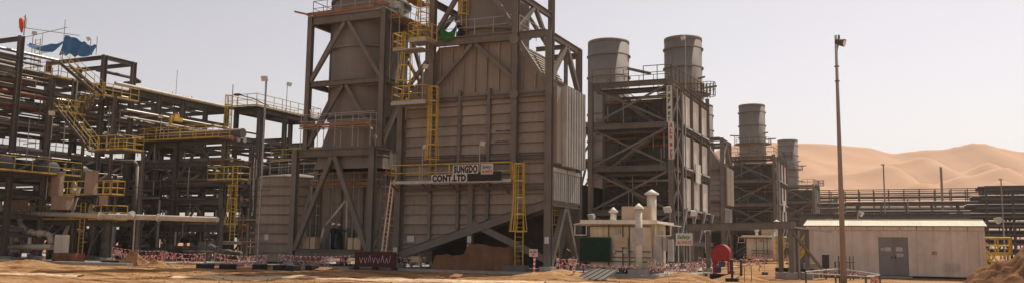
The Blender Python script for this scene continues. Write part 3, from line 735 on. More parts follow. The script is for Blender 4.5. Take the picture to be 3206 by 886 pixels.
        for dx, dy, zz_ in ((3.2, -1.6, 1.9), (4.4, .2, .9), (-4.2, -.6, 1.7)):
            bar('davit', t, (c[0] + dx * .5, c[1] + dy * .5, z + zz_), (c[0] + dx, c[1] + dy, z + zz_ + .15), .16, .22, 'frame')
            pipe('davit_post', t, (c[0] + dx * .8, c[1] + dy * .8, z - .5), (c[0] + dx * .8, c[1] + dy * .8, z + zz_), .05, 'frame')
    return t

def tower_C(k):
    y = k * S; F = 63.3 + y; X0, X1 = -22.0, -15.6
    lab = ['grey braced steel tower with bright side panels and vertical safety banner', 'cross-braced grey tower under the stack with the ring platform',
           'smaller distant cross-braced tower in front of the dunes', 'farthest braced tower beside the long pipe rack'][k]
    t = T('lattice_tower', lab, 'steel tower', ((X0 + X1) / 2, F, 0), 'braced duct towers')
    LV = [.4, 4.2, 7.6, 10.9, 14.2]
    YC = [F, F + 3.5, F + 7.0, F + 10.4, F + 13.8]
    for x in (X0, X1):
        for i, yy in enumerate(YC):
            ibeam('column', t, (x, yy, .2), (x, yy, 14.55 + (.5 if i in (2, 3, 4) else 0)), .36 if i == 0 else .3, .36 if i == 0 else .3)
            plinth(t, x, yy, .4, .25)
    for z in LV[1:]:
        ibeam('beam', t, (X0 + .24, F, z), (X1 - .24, F, z), .3, .42)
        ibeam('beam', t, (X0 + .2, YC[-1], z), (X1 - .2, YC[-1], z), .3, .4)
        ibeam('beam', t, (X0 + .24, F + .9, z - .35), (X1 - .24, F + .9, z - .35), .2, .3)
        for x in (X0, X1):
            for a, b in zip(YC, YC[1:]): ibeam('beam', t, (x, a + .24, z), (x, b - .24, z), .26, .34)
    for lo, hi in zip(LV, LV[1:]):
        bar('brace', t, (X0 + .25, F - .04, lo + .25), (X1 - .25, F - .04, hi - .25), .1, .16, 'frame'); bar('brace', t, (X0 + .25, F + .12, hi - .25), (X1 - .25, F + .12, lo + .25), .1, .16, 'frame')
        bar('brace', t, (X1, F + .25, lo + .25), (X1, YC[1] - .2, hi - .25), .1, .15, 'frame'); bar('brace', t, (X1 + .14, F + .25, hi - .25), (X1 + .14, YC[1] - .2, lo + .25), .1, .15, 'frame')
        MB().box((X0 + .3, F + .5, hi - .32), (X1 - .3, F + 2.6, hi - .27)).build('floor_grating', 'dark_steel', t)
    for i, (lo, hi) in enumerate(zip(LV[:-1], LV[1:])):      # zig-zag stair behind the bracing
        a, b = (X0 + 1.0, X1 - 1.2) if i % 2 == 0 else (X1 - 1.2, X0 + 1.0)
        stair(t, (a, F + 1.2, lo), (b, F + 1.2, hi - .25), .8, 'rack_steel', 'frame', side=(0, 1, 0))
        handrail(t, [(X0 + .3, F + .55, hi - .27), (X1 - .3, F + .55, hi - .27)], 'rack_steel', 1.0, 1.1, .022, False)
        blk('board', t, (X0 + (.4 if i % 2 else 2.6), F + 2.4, lo + 1.9 + .3 * (i % 2)), (X1 - (2.2 if i % 2 else .5), F + 2.46, lo + 2.1 + .3 * (i % 2)), 'plank')
    MB().box((X0 + .25, F + 2.9, 3.4), (X1 - .25, YC[-1] - .2, 13.4)).build('duct', 'dark_steel', t)
    for i in range(5):
        for j in range(6):
            w = (X1 - X0 - .6) / 5; blk('panel', t, (X0 + .3 + i * w + .04, F + 2.84, 3.45 + j * 1.64), (X0 + .3 + (i + 1) * w - .04, F + 2.905, 3.4 + (j + 1) * 1.64), 'pipe_dark')
    MB().box((X0 + .6, F + 3.2, .3), (X1 - .6, YC[-1] - .6, 3.3)).build('lower_casing', 'dark_steel', t)
    # bright insulation panels on the right flank
    rows = [(11.35, 13.9), (8.0, 10.55), (4.7, 7.2)]
    for r_, (z0, z1) in enumerate(rows):
        for i in range(1, 4):
            for q in range(3):
                a = YC[i] + .25 + q * (YC[i + 1] - YC[i] - .5) / 3; b = a + (YC[i + 1] - YC[i] - .5) / 3 - .04
                blk('insulation_panel', t, (X1 - .1, a, z0 + (.1 if q == 1 else 0)), (X1 - .02, b, z1), 'white_panel')
            bar('ledge', t, (X1 + .05, YC[i] + .22, z0 - .1), (X1 + .05, YC[i + 1] - .22, z0 - .1), .3, .14, 'galv')
        handrail(t, [(X1 + .15, YC[1] + .3, z1 + .1), (X1 + .15, YC[4], z1 + .1)], 'rack_steel', .7, 1.2, .025, False)
    blk('loose_panel', t, (X1 + .2, YC[2] + .5, 7.0), (X1 + .26, YC[2] + 2.4, 8.6), 'white_panel')
    for i in (1, 2, 3, 4): bar('knee_brace', t, (X1 + .35, YC[i], 4.55), (X1 + .1, YC[i] - 1.5, 2.0), .18, .2, 'galv')
    ibeam('beam', t, (X1 + .3, YC[1], 1.9), (X1 + .3, YC[-1], 1.9), .24, .3)
    for yy in (YC[0] + 1.2, YC[1] - .6, YC[1] + .4): pipe('downpipe', t, (X1 + .22, yy, .2), (X1 + .22, yy, 13.8), .06, 'pipe_galv')
    for i in range(4): pipe('duct_pipe', t, (X0 + .5, F + 1.6 + .3 * i, LV[i] + 2.6), (X1 - .5, F + 1.6 + .3 * i, LV[i] + 2.6), .14, 'pipe_galv' if i % 2 else 'pipe_rust')
    # roof rails and davit beams
    handrail(t, [(X0, F + .3, 14.5), (X0 + 3, F + .3, 14.5)], 'rack_steel', 1.1, 1.2, .03, False)
    handrail(t, [(X0 + 4.2, F + .3, 14.5), (X1, F + .3, 14.5), (X1, YC[-1], 15.1)], 'rack_steel', 1.1, 1.3, .03, False)
    b = MB(); cc = V((X1 + .9, YC[3] + 1, 14.9))
    pp = [cc + V((math.cos(i * math.pi / 6) * .6 - .3, math.sin(i * math.pi / 6) * .6, 0)) for i in range(13)]
    for a, d in zip(pp, pp[1:]):
        b.tube(a, a + V((0, 0, 1.2)), .03, 5)
        for hh in (0, .6, 1.2): b.tube(a + V((0, 0, hh)), d + V((0, 0, hh)), .03, 5)
    b.build('lookout_rail', 'rack_steel', t)
    bar('davit', t, (X0 + 4.6, F + 1, 15.1), (X0 + 3.2, F - .6, 15.3), .14, .2, 'frame')
    for q in range(26):
        xx = rnd.uniform(X0 + .4, X1 - .4); zz = rnd.uniform(.5, 12); yy = F + rnd.uniform(.3, 2.4)
        if q % 2: pipe('scaffold_tube', t, (xx, yy, zz), (xx, yy, zz + rnd.uniform(1, 2.5)), .028, 'galv')
        else: pipe('scaffold_tube', t, (xx, yy, zz), (min(X1 - .3, xx + rnd.uniform(1, 3)), yy, zz + rnd.uniform(-.3, .3)), .028, rnd.choice(['galv', 'pipe_dark', 'rack_steel']))
    return t

for k in range(4):
    if k < 3: tower_A(k)
    tower_B(k); tower_C(k)

# ================================================================== LEFT: PIPE RACKS AND PROCESS SKID
rnd = random.Random(11)
def pipe_rack(label, X0, X1, YS, tops, levels, name='pipe_rack', seed=3, npipes=(3, 5), skip_top=(), m='rack_steel', ext=1.2, fill=True):
    """rack along Y: bents of two columns, cross beams, side beams, pipes of many sizes lying on the levels"""
    r_ = random.Random(seed); t = T(name, label, 'pipe rack', ((X0 + X1) / 2, YS[0], 0))
    for i, yy in enumerate(YS):
        for x in (X0, X1):
            ibeam('column', t, (x, yy, .1), (x, yy, tops[i]), .34, .40, m)
            plinth(t, x, yy, .38, .28, -.15)
        for z in levels:
            if z < tops[i] - .2: ibeam('cross_beam', t, (X0 + .18, yy, z), (X1 - .18, yy, z), .24, .34, m)
        if tops[i] > levels[-1] + .6: ibeam('cross_beam', t, (X0 + .18, yy, tops[i] - .2), (X1 - .18, yy, tops[i] - .2), .24, .34, m)
    for z in levels:
        for x in (X0, X1):
            for a, b, ta, tb in zip(YS, YS[1:], tops, tops[1:]):
                if z < min(ta, tb): ibeam('side_beam', t, (x, a + .2, z - .05), (x, b - .2, z - .05), .2, .26, m)
        n = r_.randint(*npipes); xs_ = [X0 + .6 + (X1 - X0 - 1.2) * (i + r_.uniform(.2, .8)) / n for i in range(n)]
        for x in xs_:
            rr = r_.choice([.07, .1, .1, .16, .2, .26]); mm = r_.choice(['pipe_galv', 'pipe_dark', 'pipe_dark', 'pipe_dark', 'pipe_pale', 'pipe_galv'])
            pipe('pipe', t, (x, YS[0] - ext, z + .18 + rr), (x, YS[-1] + ext, z + .18 + rr), rr, mm)
    return t
YS1 = [34.6, 37.5, 40.4, 43.3, 46.2, 51.0, 54.1, 57.2, 60.1, 63.0, 65.9]
TOP1 = [15.4, 15.4, 15.4, 17.3, 14.2, 17.4, 17.4, 15.2, 15.3, 15.2, 15.0]
rk = pipe_rack('tall dark pipe rack with many pipe levels under the blue tarpaulin', -69.0, -62.0, YS1, TOP1, [1.9, 3.3, 4.9, 6.5, 8.3, 10.4, 12.0, 13.3, 14.6], seed=5, npipes=(4, 6))
YS2 = [70.5, 74.5, 78.5, 82.5, 88, 94, 100, 108, 116, 126, 136, 148]
rk2 = pipe_rack('long dark pipe rack running back behind the round tank', -66.0, -58.0, YS2, [12.4] * 12, [3.4, 5.4, 7.4, 9.4, 11.2], seed=9, npipes=(5, 7))
# longitudinal top members, long pale pipe and loose runs on the near rack
for x, z in ((-62.0, 15.45), (-62.0, 14.2), (-69, 15.4)):
    ibeam('top_beam', rk, (x + .02, 33.5, z), (x + .02, 43.1, z), .26, .36, 'rack_steel')
ibeam('top_beam', rk, (-62.0, 51.22, 17.2), (-62.0, 53.88, 17.2), .26, .36, 'rack_steel')
ibeam('top_beam', rk, (-62.0, 54.32, 14.85), (-62.0, 66.2, 14.85), .24, .34, 'rack_steel')
pipe('pipe', rk, (-61.7, 52, 15.1), (-61.7, 66.5, 15.05), .16, 'pipe_pale')
pipe('pipe', rk, (-61.6, 53, 12.9), (-61.6, 70, 12.9), .13, 'pipe_galv'); pipe('pipe', rk, (-61.55, 53, 12.3), (-61.55, 70, 12.3), .09, 'pipe_pale')
elbow_pipe('vent_pipe', rk, [(-63.5, 51.5, 16.3), (-63.5, 55.6, 16.3), (-63.5, 56.2, 16.1), (-65.5, 56.2, 16.1)], .15, 'pipe_dark')
for i in range(26):      # hangers, drops and instrument lines
    yy = rnd.uniform(41, 66); x = rnd.choice([-61.8, -62.3, -65, -68.6]); z1 = rnd.choice([14.4, 12, 10.2, 8.2])
    pipe('drop_pipe', rk, (x, yy, z1 - rnd.uniform(2, 6)), (x, yy, z1 + rnd.uniform(.1, .8)), rnd.choice([.03, .05, .07]), rnd.choice(['pipe_galv', 'pipe_dark', 'rack_steel']))
for i in range(9): bar('rack_brace', rk, (-61.95, YS1[i] + .2, 6.6), (-61.95, YS1[i + 1] - .2, 8.2), .14, .16, 'rack_steel')
# orange-painted pump-like actuator and red riser group
for i in range(5): pipe('riser', rk, (-62.4, 52.2 + i * .28, 9.6), (-62.4, 52.2 + i * .28, 14.2), .06, ['pipe_pale', 'pipe_galv', 'pipe_pale', 'red_dark', 'pipe_galv'][i])
MB().box((-60.9, 57.6, 12.5), (-60.4, 58.6, 12.9)).box((-60.8, 57.8, 12.9), (-60.5, 58.3, 13.2)).box((-60.75, 57.3, 12.2), (-60.55, 57.55, 13.0)).build('actuator', 'yellow', rk)
# vessels lying in the rack at the far left
for i, (yy, z, rr) in enumerate(((39.8, 7.3, .75), (42.7, 7.25, .62), (46.5, 7.2, .7), (49.4, 7.1, .6))):
    b = MB(); b.tube((-68.5, yy, z), (-61.6, yy, z), rr, 18)
    b.ball((-61.6, yy, z), rr, 0, 14, (.45, 1, 1)); b.build('exchanger_shell', 'vessel', rk)
# big walkway along the rack with yellow rails (z 6.7) and the upper one (z 9.3)
for z, ya, yb, xw in ((6.65, 34, 48.4, -61.7), (9.1, 34, 48.5, -67.6)):
    MB().box((xw, ya, z - .08), (xw + 1.1, yb, z)).build('walkway_deck', 'dark_steel', rk)
    handrail(rk, [(xw + 1.1, ya, z), (xw + 1.1, yb, z), (xw + .1, yb, z)], 'yellow', 1.12, 1.5, .026)
# stair tower between the rack columns
stw = T('stair_tower', 'yellow railed zigzag stair climbing the tall left pipe rack', 'stairs', (-63, 49.7, 9))
stair(stw, (-57.3, 47.2, 8.5), (-61.2, 47.2, 11.8), .85, 'yellow', 'rack_steel', side=(0, -1, 0))
stair(stw, (-58.2, 47.9, 13.25), (-62.3, 47.9, 15.9), .85, 'yellow', 'rack_steel', side=(0, -1, 0))
stair(stw, (-61.6, 48.9, 11.8), (-59.2, 48.9, 13.2), .8, 'yellow', 'rack_steel', side=(0, -1, 0))
for lo, hi, z in (((-57.3, 46.3), (-53.6, 48.2), 8.45), ((-62.9, 46.4), (-61.2, 48.9), 11.75), ((-62.2, 50.0), (-60.6, 53.6), 13.6), ((-66.6, 47.0), (-62.4, 49.6), 14.7)):
    MB().box((lo[0], lo[1], z - .08), (hi[0], hi[1], z)).build('landing', 'rack_steel', stw)
    handrail(stw, [(lo[0], lo[1], z), (hi[0], lo[1], z), (hi[0], hi[1], z)], 'yellow', 1.1, .9, .03)
handrail(stw, [(-66.6, 49.6, 14.7), (-66.6, 47.0, 14.7)], 'yellow', 1.1, 1.2, .03); handrail(stw, [(-57.3, 48.2, 8.45), (-53.6, 48.2, 8.45)], 'yellow', 1.1, .9, .03)
for x, yy, z in ((-57.2, 48.3, 13.2), (-61.3, 48.95, 13.2), (-53.7, 48.3, 8.4), (-62.8, 48.9, 14.6)): ibeam('post', stw, (x, yy, .1), (x, yy, z), .2, .2, 'rack_steel')
ladder(stw, -66.0, 47.6, 14.7, 18.4, (0, -1, 0), 'yellow', w=.6)
# things on top of it
ws = T('windsock', 'orange windsock on a thin mast on the tallest left rack column', 'windsock', (-61.9, 43.3, 17.35))
pipe('mast', ws, (-61.75, 43.3, 17.31), (-61.75, 43.3, 18.95), .035, 'rack_steel')
elbow_pipe('swivel_arm', ws, [(-61.6, 43.3, 17.9), (-61.6, 43.3, 18.6), (-61.9, 43.3, 18.85)], .025, 'rack_steel')
b = MB(); prof = [(.06, 17.55), (.1, 17.7), (.15, 17.95), (.19, 18.25), (.2, 18.5), (.17, 18.65), (.1, 18.72)]
v = []; n = 14
for i, (r_, z) in enumerate(prof):
    for j in range(n):
        q = 2 * math.pi * j / n; v.append((-61.95 - .03 * i + r_ * math.cos(q) * (1 + .12 * math.sin(3 * q + i)), 43.25 + r_ * math.sin(q), z))
b.add(v, [(k * n + j, k * n + (j + 1) % n, (k + 1) * n + (j + 1) % n, (k + 1) * n + j) for k in range(len(prof) - 1) for j in range(n)], 0, True).build('sock', 'orange_sock', ws)
def sheet(fn, nu, nv, th=.012):
    b = MB(); v = [fn(i / nu, j / nv) for j in range(nv + 1) for i in range(nu + 1)]; k = len(v); w = nu + 1
    v2 = [V(p) + V((0, th, th)) for p in v]
    f = [(j * w + i, j * w + i + 1, (j + 1) * w + i + 1, (j + 1) * w + i) for j in range(nv) for i in range(nu)]
    return b.add(list(v) + v2, f + [tuple(q + k for q in r_[::-1]) for r_ in f], 0, True)
def tarp1(u, w):
    x = -71.3 + 5.0 * u; top = 19.2 - .55 * math.sin(math.pi * u * .9) + .35 * u ** 3; drop = (.28 + .9 * u ** 1.5)
    return V((x, 50.6 + .25 * math.sin(9 * u + 2 * w) - .5 * w, top - drop * w + .10 * mnoise.noise(V((u * 9, w * 3, 1)))))
def tarp2(u, w):
    x = -66.3 + 4.2 * u; top = 19.35 - 1.35 * u + .08 * math.sin(23 * u) + .06 * math.sin(7 * u)
    return V((x, 50.3 - .45 * w + .10 * math.sin(17 * u) + .05 * math.sin(41 * u + 3 * w), top - (1.9 - 1.0 * u + .05 * math.sin(31 * u)) * w + .05 * mnoise.noise(V((u * 7, w * 4, 4)))))
tb = T('tarpaulin', 'blue plastic tarpaulin sheets tied over scaffold tubes above the stairs', 'tarpaulin', (-67, 50.5, 18))
sheet(tarp1, 26, 6).build('sheet', 'blue_tarp', tb); sheet(tarp2, 24, 8).build('sheet', 'blue_tarp', tb)
for a, c in (((-72.2, 50.6, 15.7), (-72.2, 50.6, 19.9)), ((-69.6, 50.6, 15.7), (-69.6, 50.6, 19.9)), ((-66.8, 50.6, 15.7), (-66.8, 50.6, 20.9)), ((-62.6, 50.6, 17.4), (-62.6, 50.6, 19.0)),
             ((-72.8, 50.4, 19.6), (-66.2, 50.4, 20.1)), ((-71, 49.2, 20.3), (-66, 51.5, 19.6)), ((-72.4, 50.5, 18.0), (-68, 50.5, 18.1)), ((-72.4, 50.5, 17.2), (-68, 50.5, 17.2))):
    pipe('scaffold_tube', tb, a, c, .03, 'galv')

# front structure across the racks with a railed walkway on top
fs = T('pipe_bridge', 'dark braced pipe bridge with yellow railed walkway behind the pale pipe', 'pipe rack', (-58, 56, 0))
for x in (-63.7, -58.2, -52.7):
    for yy in (56.0, 59.4): ibeam('column', fs, (x, yy, .1), (x, yy, 10.2), .36, .36, 'rack_steel'); plinth(fs, x, yy, .36, .28, -.15)
for z in (2.6, 4.9, 6.5, 8.3, 10.1):
    for a, c in ((-63.5, -58.4), (-58.0, -52.9)):
        for yy in (56, 59.4): ibeam('beam', fs, (a, yy, z), (c, yy, z), .22, .34, 'rack_steel')
    for x in (-63.7, -58.2, -52.7): ibeam('beam', fs, (x, 56.2, z), (x, 59.2, z), .2, .3, 'rack_steel')
    for i in range(4): pipe('pipe', fs, (-66, 56.5 + i * .75, z + .35), (-52.3, 56.5 + i * .75, z + .35), rnd.choice([.08, .12, .17, .22]), rnd.choice(['pipe_dark', 'pipe_dark', 'pipe_rust', 'pipe_galv']))
for a, c in ((-63.5, -58.4), (-58.0, -52.9)):
    m_ = (a + c) / 2
    bar('brace', fs, (m_ - .1, 55.95, 9.9), (a, 55.95, 6.7), .16, .2, 'rack_steel'); bar('brace', fs, (m_ + .1, 55.95, 9.9), (c, 55.95, 6.7), .16, .2, 'rack_steel')
    bar('brace', fs, (a, 55.9, .4), (m_, 55.9, 4.7), .14, .18, 'rack_steel'); bar('brace', fs, (c, 55.9, .4), (m_, 55.9, 4.7), .14, .18, 'rack_steel')
MB().box((-64, 54.9, 10.25), (-52.4, 56.2, 10.33)).build('walkway_deck', 'dark_steel', fs)
handrail(fs, [(-64, 54.9, 10.34), (-52.4, 54.9, 10.34)], 'yellow', 1.1, 1.5, .026)
handrail(fs, [(-64, 56.2, 10.34), (-52.4, 56.2, 10.34)], 'yellow', 1.1, 1.8, .03, False)
elbow_pipe('big_pipe', fs, [(-66, 57.4, 11.0), (-52, 57.4, 11.0)], .42, 'pipe_dark')
MB().box((-53.2, 54.7, 6.62), (-49.6, 55.8, 6.7)).build('side_platform', 'rack_steel', fs)
handrail(fs, [(-53.2, 55.8, 6.7), (-53.2, 54.7, 6.7), (-49.6, 54.7, 6.7), (-49.6, 55.8, 6.7)], 'yellow', 1.12, .9, .026)
ladder(fs, -49.9, 54.4, 1.6, 7.8, (0, -1, 0), cage=(3.0, 6.2), flare=.15, w=.5)
# platform tower at the end of the rack
pt = T('platform_tower', 'tall steel platform with long yellow rail and caged ladder, left of the brown stack', 'platform', (-58, 66, 0))
for yy in (65.8, 69.6, 74.2):
    for x in (-60.6, -57.6): ibeam('column', pt, (x, yy, .1), (x, yy, 14.7), .38, .38, 'rack_steel'); plinth(pt, x, yy, .4, .28, -.15)
    for z in (6.4, 9.0, 11.6, 14.5): ibeam('beam', pt, (-60.4, yy, z), (-57.8, yy, z), .24, .32, 'rack_steel')
for a, c in ((66.0, 69.4), (69.8, 74.0)):
    for z in (6.4, 9.0, 11.6, 14.5):
        for x in (-60.6, -57.6): ibeam('beam', pt, (x, a, z), (x, c, z), .22, .3, 'rack_steel')
MB().box((-60.8, 64.8, 14.72), (-57.2, 75.0, 14.86)).build('platform_deck', 'dark_steel', pt)
handrail(pt, [(-60.8, 66, 14.87), (-60.8, 64.8, 14.87), (-57.2, 64.8, 14.87), (-57.2, 75.0, 14.87), (-60.8, 75.0, 14.87)], 'yellow', 1.2, 1.3, .03)
handrail(pt, [(-60.8, 66, 14.87), (-60.8, 75.0, 14.87)], 'yellow', 1.2, 1.6, .034, False)
ladder(pt, -60.2, 64.4, 8.2, 15.9, (0, -1, 0), cage=(10.2, 15.9), flare=.1, w=.55)
for i, (a, z) in enumerate(((10.5, 7.4), (9.0, 4.4))):
    MB().box((-57.4, 67.5, a - .9), (-50.5, 69, a - .82)).build('low_deck', 'dark_steel', pt)
    handrail(pt, [(-57.4, 67.5, a - .8), (-50.5, 67.5, a - .8)], 'yellow' if i == 0 else 'galv', 1.1, 1.3, .026)
b = MB(); b.path([V((-57.0, 66.4, 15.0)), V((-57.3, 64.4, 15.5)), V((-58.2, 63.6, 15.75))], .05, 8); b.build('street_lamp_arm', 'pipe_dark', pt)
b = MB(); b.ball((-58.5, 63.5, 15.8), .5, 0, 10, (1, .5, .26)); b.build('street_lamp_head', 'dark_steel', pt)
# clutter deeper in: pipe bents standing behind, so that only chinks of sky show
cl = T('process_module', 'dense dark module of pipes and vessels behind the pipe bridge', 'process module', (-62, 72, 0))
for i in range(14):
    x = -112 + i * 4.6
    for yy in (72.0, 79.0): ibeam('column', cl, (x, yy, .1), (x, yy, 9.6), .32, .32, 'dark_steel')
    bar('brace', cl, (x + .2, 71.9, .4), (x + 4.4, 71.9, 4.6), .14, .16, 'dark_steel')
for z in (2.2, 3.6, 5.2, 6.9, 8.4, 9.5):
    for yy in (72.0, 79.0): ibeam('beam', cl, (-112, yy - .25, z), (-51.5, yy - .25, z), .2, .3, 'dark_steel')
    for i in range(4): pipe('pipe', cl, (-114, 73 + i * 1.4, z + .4), (-50, 73 + i * 1.4, z + .4), rnd.choice([.1, .16, .22, .3]), rnd.choice(['pipe_dark', 'pipe_dark', 'pipe_rust', 'pipe_galv', 'vessel']))
for i in range(60):
    x = rnd.uniform(-110, -50); pipe('riser', cl, (x, 71.4, .1), (x, 71.4, rnd.uniform(3, 9.5)), rnd.choice([.06, .1, .15, .2]), rnd.choice(['pipe_dark', 'pipe_galv', 'dark_steel', 'pipe_pale']))
for i in range(20):
    x = rnd.uniform(-108, -52); rr = rnd.uniform(.5, .9); h = rnd.uniform(1.6, 3.4)
    b = MB(); b.lathe((x, 69.8), [(rr, .3), (rr, h), (rr * .7, h + .35), (.05, h + .45)], 16); b.build('vessel', rnd.choice(['vessel', 'pipe_rust', 'pipe_dark']), cl)
cl2 = T('equipment_row', 'row of pumps, valves and upright lines under the pipe bridge', 'equipment', (-56, 58, 0))
for i in range(46):
    x = rnd.uniform(-69, -47.5); yy = rnd.uniform(53.0, 62); rr = rnd.choice([.04, .06, .09, .13])
    if rnd.random() < .6: pipe('riser', cl2, (x, yy, -.03), (x, yy, rnd.uniform(2, 6.2)), rr, rnd.choice(['pipe_dark', 'pipe_galv', 'dark_steel', 'pipe_rust', 'rack_steel']))
    else:
        z = rnd.uniform(.5, 3.5); pipe('header', cl2, (x - rnd.uniform(.8, 2.5), yy, z), (x + rnd.uniform(.8, 2.5), yy, z), rr * 1.5, rnd.choice(['pipe_dark', 'dark_steel', 'pipe_galv']))
for i in range(12):
    x = -66 + i * 1.55 + rnd.uniform(-.4, .4); b = MB(); h = rnd.uniform(.7, 1.6)
    b.box((x - .35, 53.4, -.03), (x + .35, 54.3, h)).tube((x - .6, 53.9, h * .7), (x + .7, 53.9, h * .7), .28, 12).ball((x + .7, 53.9, h * .7), .3, 0, 8); b.build('pump', rnd.choice(['dark_steel', 'vessel', 'pipe_dark', 'concrete_dark']), cl2)
elbow_pipe('gooseneck_pipe', cl2, [(-57.4, 51.2, .5), (-57.5, 51.2, 7.7), (-57.9, 51.2, 8.1), (-60.4, 51.2, 8.15)], .15, 'pipe_dark')

# process skid at the lower left
sk = T('metering_skid', 'pipework skid with two yellow railed decks, pale pipes and beige cabinets', 'process skid', (-61, 47.2, 0))
for x in (-66.6, -62.6, -58.7, -54.8):
    for yy in (46.6, 49.4): ibeam('column', sk, (x, yy, -.03), (x, yy, 3.0), .28, .28, 'rack_steel'); plinth(sk, x, yy, .38, .26, -.2)
for yy in (46.6, 49.4): ibeam('beam', sk, (-69, yy, 2.85), (-54.4, yy, 2.85), .2, .3, 'rack_steel')
MB().box((-69, 46.3, 3.02), (-54.2, 47.6, 3.1)).build('lower_deck', 'dark_steel', sk)
handrail(sk, [(-69, 46.3, 3.1), (-57.7, 46.3, 3.1)], 'yellow', 1.1, 1.5, .03); handrail(sk, [(-56.8, 46.3, 3.1), (-54.2, 46.3, 3.1), (-54.2, 47.6, 3.1)], 'yellow', 1.1, 1.1, .034)
MB().box((-62, 46.7, 4.95), (-55.0, 47.9, 5.03)).build('upper_deck', 'dark_steel', sk)
for x in (-61.8, -58.4, -55.2): ibeam('post', sk, (x, 47.3, 3.1), (x, 47.3, 4.95), .18, .18, 'rack_steel')
handrail(sk, [(-62, 46.7, 5.03), (-57.8, 46.7, 5.03)], 'yellow', 1.12, 1.0, .03); handrail(sk, [(-56.8, 46.7, 5.03), (-55.0, 46.7, 5.03), (-55.0, 47.9, 5.03), (-57.4, 47.9, 5.03)], 'yellow', 1.12, .9, .034)
ladder(sk, -57.2, 46.1, -.1, 4.4, (0, -1, 0), w=.5)
elbow_pipe('main_pipe', sk, [(-66.4, 45.8, 3.68), (-43.6, 46.0, 3.12)], .19, 'pipe_pale')
elbow_pipe('pipe_bend', sk, [(-64.0, 45.75, 3.6), (-63.7, 45.7, 2.9), (-62.9, 45.6, 2.1), (-60.5, 45.6, 2.03), (-60.0, 45.6, 1.85), (-59.85, 45.6, 1.3)], .22, 'pipe_pale')
elbow_pipe('pipe_bend', sk, [(-68, 45.5, 2.05), (-64.3, 45.5, 2.1), (-63.8, 45.5, 1.85), (-63.7, 45.5, 1.3)], .24, 'pipe_pale')
elbow_pipe('pipe_run', sk, [(-64.4, 45.35, .95), (-59.4, 45.35, 1.0)], .22, 'pipe_pale')
for x, z in ((-65.9, 3.7), (-64.6, 2.1), (-61.2, 2.05), (-55, 3.4), (-62.2, 2.08), (-49, 3.26)):
    yy = 45.85 if z > 3 else 45.58; MB().tube((x - .06, yy, z), (x + .06, yy, z), .29, 14).build('pipe_flange', 'pipe_pale', sk)
for i in range(24):
    x = rnd.uniform(-67, -55.5); pipe('valve_stem', sk, (x, rnd.uniform(46.8, 49), rnd.uniform(0, 2)), (x, 48.2, rnd.uniform(2.3, 5.8)), rnd.choice([.05, .08, .12]), rnd.choice(['pipe_dark', 'pipe_pale', 'pipe_galv', 'rack_steel']))
for i in range(12):
    x = rnd.uniform(-69, -56.5); z = rnd.choice([.6, 1.4, 2.3, 3.6, 5.4]); pipe('header', sk, (x - 1.5, rnd.uniform(47.6, 50.5), z), (x + 1.2, rnd.uniform(47.6, 49), z), rnd.choice([.1, .16, .22]), rnd.choice(['pipe_dark', 'pipe_pale', 'vessel']))
for i in range(10):
    x = rnd.uniform(-66, -55.5); z = rnd.choice([3.7, 5.5, 1.2]); b = MB(); b.ball((x, 47.9, z), .3, 0, 10).tube((x, 47.9, z), (x, 47.9, z + .55), .07, 8).tube((x, 47.85, z + .5), (x, 47.95, z + .5), .25, 12); b.build('valve', rnd.choice(['galv', 'pipe_pale', 'pipe_dark']), sk)
for lo, hi in (((-61.3, 46.3, 5.0), (-60.3, 46.68, 6.85)), ((-57.5, 46.3, 5.05), (-56.5, 46.68, 6.85)), ((-60.2, 45.6, 3.88), (-58.5, 46.25, 4.9)), ((-65.5, 45.5, 3.92), (-63.6, 46.2, 4.6)), ((-55.9, 46.4, 4.2), (-55.3, 46.7, 4.9))):
    cb = T('instrument_cabinet', 'x', 'cabinet', ((lo[0] + hi[0]) / 2, lo[1], lo[2]))
    blk('housing', cb, lo, hi, 'beige_box'); blk('door', cb, (lo[0] + .06, lo[1] - .03, lo[2] + .06), (hi[0] - .06, lo[1] - .003, hi[2] - .06), 'beige_box'); blk('rain_hood', cb, (lo[0] - .05, lo[1] - .08, hi[2] + .003), (hi[0] + .05, hi[1], hi[2] + .05), 'cream')
    cb['label'] = {5.0: 'tall beige cabinet on the upper deck, left one of two', 5.05: 'tall beige cabinet on the upper deck, right one beside the rounded rail', 3.88: 'square beige cabinet on the pale pipe beside the yellow ladder',
                   3.92: 'wide beige cabinet at the left end of the pale pipe', 4.2: 'small beige cabinet hung under the upper deck'}[lo[2]]
cb = T('electrical_cabinet', 'white control cabinet on the ground among the skid pipes', 'cabinet', (-58.2, 45.2, -.03))
blk('housing', cb, (-58.7, 45.0, .25), (-57.7, 45.5, 1.95), 'hut_white'); blk('door', cb, (-58.62, 44.97, .35), (-57.78, 44.997, 1.85), 'hut_white')
for x in (-58.6, -57.8): blk('leg', cb, (x - .05, 45.1, -.1), (x + .05, 45.4, .25), 'galv')
bx_ = T('rusty_skip', 'rusty red-brown open steel bin below the yellow ladder', 'bin', (-56.6, 44.8, -.1))
MB().box((-57.9, 44.3, -.12), (-55.4, 45.1, .6)).build('tub', 'pipe_rust', bx_)
for x in (-57.8, -57.0, -56.3, -55.5): blk('rib', bx_, (x - .05, 44.22, -.1), (x + .05, 44.297, .6), 'pipe_rust')
kb = T('concrete_kerb', 'long low concrete kerb in front of the pipework skid', 'kerb', (-60, 42.2, GZ))
for i in range(9): blk('kerb_block', kb, (-70 + i * 2.5 + .02, 42.0, -.3), (-70 + (i + 1) * 2.5 - .02, 42.5, .06), 'concrete')

